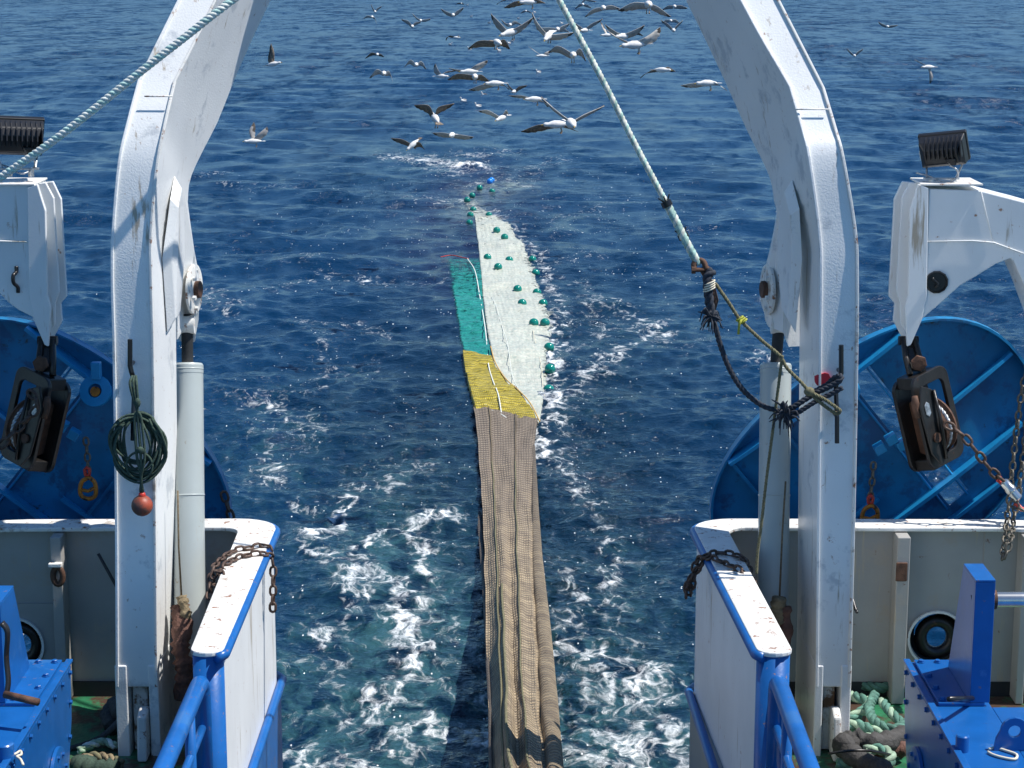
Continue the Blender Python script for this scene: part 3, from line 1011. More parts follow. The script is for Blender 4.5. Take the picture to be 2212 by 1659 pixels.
for side, lg, Rg in ((-1, legL, RL), (1, legR, RR)):
    s = side
    A, B, F, G = Rg[0]
    # forked foot
    w = (B - A)
    zt = A.z
    for f0, f1 in ((-.03, .27), (.79, 1.03)):
        p = [A + w * f0, A + w * f1, F + w * -(1 - f1), F + w * -(1 - f0)]
        lo = [Vector((q.x, q.y, DZ - .6)) for q in p]
        hi = [Vector((q.x, q.y - (.015 if k < 2 else 0), zt + .22)) for k, q in enumerate(p)]
        MB().hexa([Vector((q.x, q.y - (.015 if k < 2 else 0), q.z)) for k, q in enumerate(lo)] + hi).build('fork_plate', M['white'], lg, bevel=.012)
    # hinge lug standing between the fork plates
    xm = (A.x + w.x * .27 + A.x + w.x * .79) / 2
    hw = abs(w.x) * .16
    prof = [(18.62, DZ + .01), (19.5, DZ + .01), (19.5, 3.0)]
    for k in range(9):
        a = math.pi * k / 8
        prof.append((19.06 + .44 * math.cos(a), 3.0 + .30 * math.sin(a)))
    lug = MB().prism([(xm - hw * 1.3, y, z) for y, z in prof], (hw * 2.3, 0, 0)).build('hinge_lug', M['lug_rusty'], lg, bevel=.015)
    prof = [(18.30, DZ + .01), (18.62, DZ + .01), (18.62, 2.86), (18.50, 2.90), (18.36, 2.84)]
    MB().prism([(xm - hw * .5 + .03, y, z) for y, z in prof], (hw * 1.5, 0, 0)).build('stop_plate', M['white_worn'], lug, bevel=.02)
    # deck foot
    # ram bracket (cheek plate) on the slipway side
    if s < 0:
        pts = [(395, 395), (405, 430), (412, 480), (421, 542), (430, 585), (431, 650), (430, 690), (422, 741), (400, 705), (384, 735), (384, 700), (384, 600), (386, 480)]
    else:
        pts = [(1690, 392), (1676, 437), (1676, 466), (1664, 528), (1650, 585), (1648, 650), (1651, 690), (1659, 708), (1680, 708), (1692, 720), (1702, 751), (1702, 640), (1700, 480)]
    poly = [U(x, y, 19.72 if (x < 400 if s < 0 else x > 1685) else 20.02) for x, y in pts]
    ck = MB().prism(poly, (s * .16, .05, 0)).build('ram_bracket', M['white'], lg, bevel=.012)
    # tapered gusset blade on the inner face
    if s < 0:
        g = [U(388, 378, 19.3), U(393, 420, 19.55), U(396, 560, 19.6), U(384, 700, 19.45), U(372, 720, 19.1), U(361, 560, 19.0), U(379, 430, 19.1)]
    else:
        g = [U(1700, 388, 19.2), U(1688, 425, 19.55), U(1682, 560, 19.6), U(1692, 690, 19.45), U(1708, 720, 19.1), U(1722, 560, 19.0), U(1716, 450, 19.0)]
    cen = sum(g, Vector()) / len(g) - Vector((s * .09, 0, 0))
    mb = MB()
    o_ = [p + Vector((s * .05, 0, 0)) for p in g]
    i_ = [p.lerp(cen, .18) - Vector((s * .012, 0, 0)) for p in g]
    mb.loft([o_, i_]).build('gusset', M['white'], lg, bevel=.01)
    # bolted pivot cover with its worn rusty boss
    pc = U(421 if s < 0 else 1657, 625, 20.0)
    ax = Vector((-s, -.15, 0)).normalized()
    pb = pc - ax * .02
    cov = MB().lathe(pb, ax, [(0, .25), (.025, .25), (.03, .235)], 28).build('pivot_cover', M['white_worn'], lg, smooth=True, angle=30)
    MB().lathe(pb + ax * .03, ax, [(0, .085), (.045, .085), (.05, .078)], 22).build('pivot_boss', M['rust'], cov, smooth=True, angle=30)
    for k in range(6):
        a = 2 * math.pi * k / 6 + .3
        q = pb + Vector((0, math.cos(a) * .19, math.sin(a) * .19))
        MB().lathe(q + ax * .028, ax, [(0, .026), (.03, .026)], 6).build('bolt', M['white_worn'], cov)
    # cleat bar on the front face
    if s < 0:
        bar = [(281, 733), (281, 790), (284, 803), (291, 822), (290, 850), (288, 900), (287, 951)]
    else:
        bar = [(1817, 745), (1817, 806), (1813, 820), (1806, 832), (1806, 850), (1808, 900), (1808, 957)]
    P = [U(x, y, 18.34 if k not in (3, 4) else 18.40) for k, (x, y) in enumerate(bar)]
    cl = MB().tube(P, .024, 6).build('cleat_bar', M['black'], lg, smooth=False)
    for k in (1, 5):
        MB().tube([P[k], P[k] + Vector((0, .2, 0))], .02, 8).build('cleat_post', M['black'], lg)
    # horizontal weld beads
    for yy in ((208,) if s < 0 else (236,)):
        i0 = 6
        a = U(312 if s < 0 else 1718, yy, 18.86)
        b_ = U(372 if s < 0 else 1790, yy, 18.86)
        MB().tube([a - Vector((0, .006, 0)), b_ - Vector((0, .006, 0))], .007, 6).build('weld_bead', M['white_worn'], lg, smooth=True)

# red paint smudge on the right leg
q = U(1777, 820, 18.485)
o = MB()
pp = []
for k in range(14):
    a = 2 * math.pi * k / 14
    r_ = .055 * (1 + .4 * hsh(k, 3))
    pp.append((q.x + r_ * 1.2 * math.cos(a), 18.478, q.z + r_ * math.sin(a)))
o.prism(pp, (0, .03, 0))
o.build('paint_mark', mat('red_paint_mark', (.55, .03, .05), .5), legR)


# ------------------------------------------------------------------ hydraulic rams
def ram(side):
    s = side
    if s < 0:
        top, bot = U(405, 785, 19.95), U(411, 1420, 19.15)
        rod_t = U(404, 700, 20.0)
    else:
        top, bot = U(1676, 785, 19.95), U(1668, 1420, 19.15)
        rod_t = U(1683, 700, 20.0)
    ax = (top - bot).normalized()
    t = thing('hydraulic_ram', bot, 'grey white hydraulic cylinder behind the left gantry leg' if s < 0 else 'grey white hydraulic cylinder behind the right gantry leg, thin ropes across it', 'cylinder', 'hydraulic rams of the gantry')
    L_ = (top - bot).length
    MB().lathe(bot, ax, [(0, .155), (L_ - .10, .155), (L_ - .10, .158), (L_ - .02, .158), (L_, .145)], 28).build('barrel', M['ram'], t, smooth=True, angle=30)
    MB().lathe(top - ax * .01, ax, [(0, .145), (.012, .10)], 28).build('gland', M['white_worn'], t, smooth=True, angle=30)
    MB().lathe(top, (rod_t - top), [(0, .058), ((rod_t - top).length + .1, .058)], 18).build('rod', M['hull_dark'], t, smooth=True, angle=30)
    e = rod_t
    MB().lathe(e - Vector((.08, 0, 0)), (1, 0, 0), [(0, .10), (.16, .10)], 18).build('rod_eye', M['white_worn'], t, smooth=True, angle=30)
    MB().lathe(bot - Vector((.1, 0, .1)), (1, 0, 0), [(0, .16), (.2, .16)], 18).build('base_eye', M['rust'], t, smooth=True, angle=30)
    # drip lines: two weld rings
    for d in (.98, .55):
        MB().lathe(bot + ax * (L_ * d), ax, [(-.008, .158), (0, .161), (.008, .158)], 28).build('weld_ring', M['ram'], t, smooth=True)
    return t


ram(-1)
ram(1)


# ------------------------------------------------------------------ rags and hose fittings by the ram feet
def lumpy(name, pts, r, mt, label, cat, seed):
    P = smoothpath([Vector(p) for p in pts], 7)
    rr = [r * (.75 + .5 * hsh(i, seed)) for i in range(len(P))]
    mb = MB()
    mb.tube(P, rr, 12)
    vs = []
    for i, v in enumerate(mb.v):
        vs.append(tuple(c_ + (hsh(i, seed + j) - .5) * r * .14 for j, c_ in enumerate(v)))
    mb.v = vs
    o = mb.build(name, mt, smooth=True)
    tag(o, label, cat)
    return o


lumpy('rag_bundle', [U(388, 1310, 19.0), U(394, 1350, 18.9), U(390, 1400, 18.8), U(398, 1450, 18.8), U(392, 1510, 18.8)], .085, M['brown_canvas'], 'reddish brown cloth wrap at the foot of the left cylinder', 'cloth', 1)
lumpy('rag_bundle', [U(392, 1288, 18.95), U(400, 1320, 18.9), U(402, 1350, 18.9), U(398, 1385, 18.9)], .055, M['tan_cloth'], 'tan knotted cloth hanging above the brown wrap by the left cylinder', 'cloth', 5)
lumpy('rag_bundle', [U(1684, 1290, 18.9), U(1680, 1315, 18.9), U(1684, 1345, 18.9)], .075, M['tan_cloth'], 'dark tan wrapped fitting at the foot of the right cylinder', 'cloth', 9)
lumpy('rag_bundle', [U(1697, 1310, 18.9), U(1697, 1370, 18.85), U(1692, 1430, 18.8), U(1690, 1480, 18.8)], .06, M['brown_canvas'], 'rust red wrapped hose below the right cylinder fitting', 'hose', 13)


# ------------------------------------------------------------------ blue guard rails at the fore ends of the bulwarks
def guard(side):
    s = side
    x = -2.60 if s < 0 else 2.22
    t = thing('guard_rail', (x, 16, DZ), 'blue pipe guard rail running forward from the left bulwark end' if s < 0 else 'blue pipe guard rail running forward from the right bulwark end', 'rail', 'blue guard rails')
    z = 4.03
    xs = x
    P = [(xs + s * .0, 16.18, 2.4), (xs, 16.18, z - .14), (xs, 16.15, z - .05), (xs, 16.06, z), (xs, 15.9, z + .01), (xs, 15.0, z + .01), (xs + s * .0, 11.0, z + .01)]
    MB().tube([P[0]] + smoothpath(P[1:5], 5) + P[5:], .073, 16).build('top_rail', M['blue_worn'], t, smooth=True)
    MB().tube([(xs, 16.2, 3.62), (xs, 15.5, 3.62), (xs, 11, 3.62)], .036, 12).build('middle_rail', M['blue_worn'], t, smooth=True)
    MB().tube([(xs, 16.2, 3.22), (xs, 15.5, 3.22), (xs, 11, 3.22)], .036, 12).build('bottom_rail', M['blue_worn'], t, smooth=True)
    for y in (15.5, 14.3, 13.0, 11.4):
        MB().tube([(xs, y, DZ + .01), (xs, y, z)], .045, 12).build('post', M['blue_worn'], t, smooth=True)
    MB().obox((xs, 16.28, 3.95), (.05, 0, 0), (0, .11, 0), (0, 0, .012)).build('latch_plate', M['blue_worn'], t)
    MB().obox((xs, 16.28, 3.4), (.012, 0, 0), (0, .06, 0), (0, 0, .5)).build('hinge_plate', M['blue_worn'], t)
    return t


guard(-1)
guard(1)


# ------------------------------------------------------------------ chains
def link_mesh(Lk, w, r, name='link'):
    pts = []
    hl, hw = Lk / 2 - w / 2, w / 2 - r
    for k in range(5):
        a = -math.pi / 2 + math.pi * k / 4
        pts.append((hl + hw * math.cos(a), hw * math.sin(a), 0))
    for k in range(5):
        a = math.pi / 2 + math.pi * k / 4
        pts.append((-hl + hw * math.cos(a), hw * math.sin(a), 0))
    mb = MB().tube(pts, r, 6, closed=True)
    me_ = bpy.data.meshes.new(name)
    me_.from_pydata(mb.v, [], mb.f)
    me_.polygons.foreach_set('use_smooth', [True] * len(me_.polygons))
    me_.materials.append(None)
    return me_


LINKS = {}


def chain(path, Lk, mt, label, group=None, w=None, r=None, roll=0.0, name='chain', swing=.25):
    w = w or Lk * .68
    r = r or Lk * .11
    key = (round(Lk, 3), mt.name)
    if key not in LINKS:
        me_ = link_mesh(Lk, w, r)
        me_.materials[0] = mt
        LINKS[key] = me_
    P = resample(path, Lk - 2.2 * r)
    t = thing(name, P[0], label, 'chain', group)
    for i in range(len(P) - 1):
        a, b_ = P[i], P[i + 1]
        d = (b_ - a).normalized()
        ref = Vector((0, 1, 0)) if abs(d.y) < .9 else Vector((0, 0, 1))
        n_ = (ref - d * ref.dot(d)).normalized()
        sd = n_.cross(d)
        ang_ = roll + (i % 2) * math.pi / 2 + (hsh(i, len(path)) - .5) * swing * 2
        y_ = sd * math.cos(ang_) + n_ * math.sin(ang_)
        z_ = d.cross(y_)
        o = bpy.data.objects.new('link', LINKS[key])
        COL.objects.link(o)
        mx = Matrix(((d.x, y_.x, z_.x, 0), (d.y, y_.y, z_.y, 0), (d.z, y_.z, z_.z, 0), (0, 0, 0, 1)))
        mid = (a + b_) / 2 - t.location
        mx.translation = mid
        o.parent = t
        o.matrix_local = mx
    return t


# chain thrown over the left bulwark rail (three runs) and the right one
zc = RAILZ + .02


def on_cap(px, py, dz=.02):
    return UZ(px, py, RAILZ + dz)


chain(smoothpath([U(452, 1295, 18.3), U(455, 1262, 18.45), on_cap(462, 1225), on_cap(500, 1192), on_cap(545, 1183), U(576, 1178, 19.35), U(583, 1195, 19.3)], 8), .125, M['chain'], 'rusty chain lying across the left bulwark rail, upper run', 'rusty chains over the bulwark rails')
chain(smoothpath([U(478, 1240, 18.5), on_cap(490, 1216), on_cap(530, 1200), on_cap(566, 1196), U(588, 1205, 19.15), U(590, 1260, 19.1), U(589, 1318, 19.1)], 8), .125, M['chain'], 'rusty chain over the left bulwark rail hanging down the slipway side', 'rusty chains over the bulwark rails')
chain(smoothpath([U(457, 1250, 18.45), U(474, 1228, 18.5), U(482, 1268, 18.3), U(462, 1262, 18.4)], 8), .115, M['chain'], 'short rusty chain loop dangling inside the left bulwark', 'rusty chains over the bulwark rails')
chain(smoothpath([U(1632, 1290, 18.3), U(1622, 1243, 18.6), on_cap(1605, 1205), on_cap(1560, 1194), on_cap(1525, 1200), U(1503, 1215, 19.15), U(1498, 1250, 19.1), U(1494, 1270, 19.1)], 8), .125, M['chain'], 'rusty chain over the right bulwark rail hanging in a clump outboard', 'rusty chains over the bulwark rails')
chain(smoothpath([U(1628, 1262, 18.5), on_cap(1600, 1232), on_cap(1560, 1215), on_cap(1535, 1204), U(1508, 1228, 19.1), U(1485, 1262, 19.1), U(1482, 1290, 19.1)], 8), .125, M['chain'], 'rusty chain run nearest the viewer across the right bulwark rail', 'rusty chains over the bulwark rails')
chain(smoothpath([U(1500, 1240, 19.12), U(1480, 1270, 19.1), U(1496, 1285, 19.12), U(1488, 1262, 19.08)], 8), .115, M['chain'], 'bunched end of rusty chain against the right slipway plate', 'rusty chains over the bulwark rails')
chain([U(482, 1062, 21.2), U(500, 1120, 21.2)], .15, M['chain'], 'short rusty chain from the left trawl door down to the rail')


# ------------------------------------------------------------------ trawl doors hanging outboard
def trawl_door(side):
    s = side
    YD = 21.7
    mir = (lambda x: x) if s > 0 else (lambda x: 2030 - x)
    cx, cy = 1890, 1005
    long_v = Vector((300, -245))               # half axis in the picture: up to the right
    a_len, b_len = 392.0, 262.0
    lv = long_v.normalized()
    sv = Vector((-lv.y, lv.x))                 # down to the right: the short axis
    C_ = U(mir(cx), cy, YD)
    scl = YD / (FOC * .98)

    def pt(u, v, dy=0.0):
        """u, v in -1..1 on the long and the short axis"""
        p = lv * (u * a_len) + sv * (v * b_len)
        return Vector((C_.x + (p.x if s > 0 else -p.x) * scl, C_.y + dy + .30 * (u * u) - .0 + p.y * scl * .12, C_.z - p.y * scl))
    t = thing('trawl_door', C_, 'blue oval steel trawl door hanging outboard at the left' if s < 0 else 'blue oval steel trawl door hanging outboard at the right', 'trawl door', 'blue trawl doors')
    NU, NV = 44, 40
    Uu = [-1 + 2 * i / NU for i in range(NU + 1)]
    vs, fs = [], []
    for i in range(NU + 1):
        u = Uu[i]
        lim = (1 - abs(u) ** 2.3) ** (1 / 2.1)
        for j in range(NV + 1):
            vs.append(pt(u, (-1 + 2 * j / NV) * lim))
    for i in range(NU):
        for j in range(NV):
            u = (Uu[i] + Uu[i + 1]) / 2
            v = -1 + 2 * (j + .5) / NV
            if .16 < u < .30 and (-.76 < v < .72):
                continue
            a = i * (NV + 1) + j
            fs.append((a, a + 1, a + NV + 2, a + NV + 1))
    o = MB().add(vs, fs).build('door_plate', M['door_blue'], t)
    sd = o.modifiers.new('thick', 'SOLIDIFY')
    sd.thickness = .03
    # rim band: flat flange standing towards the ship
    rim, rin = [], []
    for k in range(64):
        a = 2 * math.pi * k / 64
        u = math.cos(a)
        v = math.copysign(1, math.sin(a)) * (1 - abs(u) ** 2.3) ** (1 / 2.1)
        rim.append(pt(u, v, -.13))
        rin.append(pt(u * .985, v * .985, -.13))
    out0 = [pt(math.cos(2 * math.pi * k / 64), math.copysign(1, math.sin(2 * math.pi * k / 64)) * (1 - abs(math.cos(2 * math.pi * k / 64)) ** 2.3) ** (1 / 2.1), .02) for k in range(64)]
    in0 = [p + (C_ - p) * .015 for p in out0]
    vs = out0 + rim + rin + in0
    n = 64
    fs = []
    for k in range(n):
        j = (k + 1) % n
        for a in range(3):
            fs.append((a * n + k, a * n + j, (a + 1) * n + j, (a + 1) * n + k))
    MB().add(vs, fs).build('rim_band', M['door_blue'], t)
    # slot lips
    for u_ in (.16, .30):
        P = [pt(u_, v / 10, -.02) for v in range(-8, 8)]
        MB().tube(P, .014, 6).build('slot_lip', M['door_edge'], t, smooth=True)
    # stiffener ribs along the long axis
    for v_, u0, u1, d_ in ((-.78, -.62, .62, .26), (-.02, .30, .97, .10), (.50, -.80, .78, .16), (.26, -.9, -.10, .09), (.80, -.55, .5, .12)):
        mb = MB()
        rr = []
        for k in range(13):
            u = u0 + (u1 - u0) * k / 12
            lim = (1 - abs(u) ** 2.3) ** (1 / 2.1)
            p0, p1 = pt(u, min(abs(v_), lim) * math.copysign(1, v_), -d_), pt(u, min(abs(v_), lim) * math.copysign(1, v_), .0)
            up = (pt(u, v_ - .03, 0) - pt(u, v_, 0))
            rr.append([p0, p1, p1 + up, p0 + up])
        mb.loft(rr).build('stiffener', M['door_edge'], t)
    # flat inner band next to the slot, lit strip near the inboard end
    for u_, w_ in ((-.28, .02), (-.62, .02)):
        rr = []
        for k in range(9):
            v = -.9 + 1.8 * k / 8
            lim = (1 - abs(u_) ** 2.3) ** (1 / 2.1)
            p0, p1 = pt(u_, v * lim, -.08), pt(u_, v * lim, 0)
            q = pt(u_ + w_, v * lim, 0) - pt(u_, v * lim, 0)
            rr.append([p0, p1, p1 + q, p0 + q])
        MB().loft(rr).build('cross_stiffener', M['door_blue'], t)
    # towing bracket: lugs, shackle ring, bolts near the inboard side
    ctr = (208, 845)
    X = ctr[0] if s < 0 else 2030 - ctr[0]
    ex = U(X, 845, 21.2)
    MB().lathe(ex, (0.1 * s, -1, .35), [(0, .17), (.05, .17), (.055, .075), (0, .07)], 24).build('eye_plate', M['door_edge'], t, smooth=True, angle=30)
    MB().lathe(ex + Vector((0, -.03, 0)), (0.1 * s, -1, .35), [(0, .055), (.02, .055)], 16).build('eye_bush', M['orange_hook'], t, smooth=True, angle=30)
    p = U(X, 800, 21.2)
    MB().obox(p, (.05, 0, 0), (0, .05, 0), (0, 0, .09)).build('lug', M['door_edge'], t, bevel=.01)
    # bracket with bolts in the middle lower part
    for k, (a_, b_) in enumerate(((160, 938), (135, 918), (112, 930))):
        X = a_ if s < 0 else 2030 - a_ + 30
        p = U(X, b_ + (30 if s > 0 else 0), 21.15)
        MB().obox(p, (.05, 0, .03 * s), (0, .07, 0), (-.025 * s, 0, .045)).build('bracket_plate', M['door_edge'], t, bevel=.008)
    # small bolt head on the band
    p = U(247 if s < 0 else 1680, 812 if s < 0 else 900, 21.2)
    return t


trawl_door(-1)
trawl_door(1)


# ------------------------------------------------------------------ white davit arms
def davit(side):
    s = side
    m = (lambda x: x) if s > 0 else (lambda x: 2064 - x)
    Y0 = 20.55
    t = thing('davit', U(m(2000), 560, Y0), 'white boxy davit arm at the right carrying a floodlight' if s > 0 else 'white boxy davit arm at the left edge with a black handle', 'davit', 'white davit arms over the trawl doors')
    P = lambda x, y, Y=Y0: U(m(x), y, Y)
    if s > 0:
        face = [(2007, 408), (2119, 412), (2212, 436), (2330, 470), (2420, 560), (2420, 1330), (2300, 1330), (2250, 720), (2212, 616), (2190, 566), (2184, 558), (2152, 570), (2110, 596), (2075, 616), (2027, 659), (1991, 690), (1985, 690), (2000, 640)]
    else:
        face = [(1990, 398), (2119, 400), (2212, 420), (2330, 470), (2420, 560), (2420, 1330), (2300, 1330), (2230, 720), (2140, 628), (2064, 634), (2048, 652), (2024, 670), (1991, 686), (1985, 690), (1995, 640)]
    MB().prism([P(x, y) for x, y in face], (0, .55, 0)).build('box_arm', M['white_smooth'], t, bevel=.012)
    # lid plate on top, slightly overhanging
    a, b_ = P(1988, 402), P(2122, 405)
    z_ = max(a.z, b_.z) + .006
    MB().box(min(a.x, b_.x), max(a.x, b_.x), Y0 - .03, Y0 + .56, z_, z_ + .02).build('top_plate', M['white_worn'], t, bevel=.005)
    # raised ledge line across the face
    q = [P(1996, 522, Y0 - .015), P(2100, 520, Y0 - .015), P(2147, 524, Y0 - .015), P(2212, 548, Y0 - .015)]
    MB().tube(q, .007, 6).build('ledge', M['white'], t, smooth=True)
    q = [P(2119, 412, Y0 - .008), P(2130, 460, Y0 - .008), P(2147, 527, Y0 - .008)]
    MB().tube(q, .004, 6).build('fold_seam', M['white'], t, smooth=True)
    # three stepped flanges on the slipway side, running down to the pointed tip
    spec = [
        ([(1950, 392), (1984, 396), (1984, 640), (1976, 725), (1962, 749), (1948, 728), (1930, 693), (1933, 655), (1920, 640), (1932, 430)], 20.95, .05),
        ([(1966, 394), (1990, 398), (1990, 640), (1974, 700), (1962, 726), (1945, 700), (1945, 655), (1936, 630), (1948, 428)], 20.75, .05),
        ([(1984, 398), (2006, 406), (2002, 640), (1992, 690), (1968, 745), (1960, 749), (1955, 668), (1962, 640), (1966, 455)], 20.52, .06),
    ]
    for k, (pl, Y, th) in enumerate(spec):
        MB().prism([P(x, y, Y) for x, y in pl], (0, th, 0)).build('flange', M['white_smooth'], t, bevel=.008)
    # web closing the flanges
    MB().prism([P(1992, 404, 20.6), P(2000, 404, 20.6), P(1996, 660, 20.6), P(1978, 700, 20.6), P(1970, 700, 20.6)], (0, .42, 0)).build('web', M['white_smooth'], t, bevel=.005)
    if s > 0:
        c_ = P(2023, 609)
        por = MB().lathe(c_ + Vector((0, .01, 0)), (0, -1, 0), [(0, .118), (.03, .118), (.035, .105), (.012, .10), (.012, .02)], 12).build('hatch_plug', M['black_plastic'], t)
        hp = [c_ + Vector((-.02 + .03 * math.sin(k), -.045, -.05 + .02 * k)) for k in range(6)]
        MB().tube(hp, .012, 6).build('plug_grip', M['black'], por, smooth=True)
    else:
        hp = [U(35, 575, Y0 - .01), U(35, 588, Y0 - .02), U(29, 594, Y0 - .07), U(28, 603, Y0 - .08), U(30, 612, Y0 - .07), U(38, 620, Y0 - .02), U(39, 632, Y0 - .01)]
        MB().tube(smoothpath(hp, 4), .02, 8).build('handle', M['black'], t, smooth=True)
    return t


davit(-1)
davit(1)


# ------------------------------------------------------------------ floodlights
def floodlight(side):
    s = side
    c_ = U(2036, 330, 20.75) if s > 0 else U(38, 302, 20.75)
    sc = 1.0 if s > 0 else 1.12
    t = thing('floodlight', c_ - Vector((0, 0, .2)), 'black ribbed floodlight with a pale sticker on top of the right davit' if s > 0 else 'black ribbed floodlight cut by the left edge behind the rope', 'floodlight', 'black floodlights on the davits')
    th = R(-8) if s > 0 else R(4)
    tilt = R(20)
    yaw = R(-22) if s > 0 else R(20)
    Mx = Matrix.Rotation(th, 3, 'Y') @ Matrix.Rotation(yaw, 3, 'Z') @ Matrix.Rotation(tilt, 3, 'X')

    def X(x, y, z):
        return c_ + Mx @ Vector((x * sc, y * sc, z * sc))
    W, H = .245, .15
    # lens side faces aft (+y), finned back towards the viewer
    fr = [(-W, .10, -H * 1.1), (W, .10, -H * 1.1), (W, .10, H * 1.1), (-W, .10, H * 1.1)]
    MB().hexa([X(x, y, z) for x, y, z in fr] + [X(x, y + .06, z) for x, y, z in fr]).build('front_frame', M['black_plastic'], t, bevel=.01)
    f0 = [X(x * .96, .10, z * .95) for x, y, z in fr]
    f1 = [X(x * .9, -.03, z * .85) for x, y, z in fr]
    f2 = [X(x * .72, -.09, z * .5) for x, y, z in fr]
    hs = MB().loft([f0, f1, f2]).build('housing', M['black_plastic'], t, bevel=.012)
    for k in range(9):
        x = -.16 + k * .045
        pl = [(x, .09, H * 1.02), (x, .02, H * 1.06), (x, -.07, H * .9), (x, -.135, H * .35), (x, -.135, -H * .05), (x, -.05, -H * .1), (x, 0, 0)]
        MB().prism([X(*p) for p in pl], X(.012, 0, 0) - X(0, 0, 0)).build('fin', M['black_plastic'], hs)
    MB().hexa([X(-.03 + .14, -.12, -.10), X(.08 + .06, -.12, -.10), X(.14, -.05, -.10), X(.03, -.05, -.10), X(.03, -.12, -.02), X(.14, -.12, -.02), X(.14, -.05, -.02), X(.03, -.05, -.02)]).build('terminal_box', M['black_plastic'], hs, bevel=.008)
    if s > 0:
        a = .004
        MB().hexa([X(-.2415, .085, -.08), X(-.2435, .035, -.075), X(-.2435, .035, .02), X(-.2415, .085, .015), X(-.233, .085, -.08), X(-.228, .035, -.075), X(-.228, .035, .02), X(-.233, .085, .015)]).build('sticker', M['label'], hs)
    # U bracket and cable
    base = c_.z - .27 * sc
    for sx in (-1, 1):
        MB().tube([X(sx * .19, .04, -.14), Vector((c_.x + sx * .15 * sc, c_.y, base + .02))], .011, 6).build('bracket_arm', M['galv'], t)
    MB().box(c_.x - .18 * sc, c_.x + .18 * sc, c_.y - .03, c_.y + .03, base, base + .018).build('bracket_foot', M['galv'], t, bevel=.003)
    for sx in (-.1, .12):
        MB().lathe((c_.x + sx, c_.y, base - .07), (0, 0, 1), [(0, .03), (.07, .03)], 10).build('stud', M['white_worn'], t)
    cab = [X(.07, -.10, -.10), X(.14, -.14, -.13), X(.14, -.12, -.22), Vector((c_.x + .07, c_.y - .1, base - .03)), Vector((c_.x - .02, c_.y - .05, base - .02)), Vector((c_.x - .12, c_.y, base + .03)), Vector((c_.x - .25, c_.y + .05, base + .06))]
    MB().tube(smoothpath(cab, 6), .009, 6).build('cable', M['galv'], t, smooth=True)
    return t


floodlight(1)
floodlight(-1)


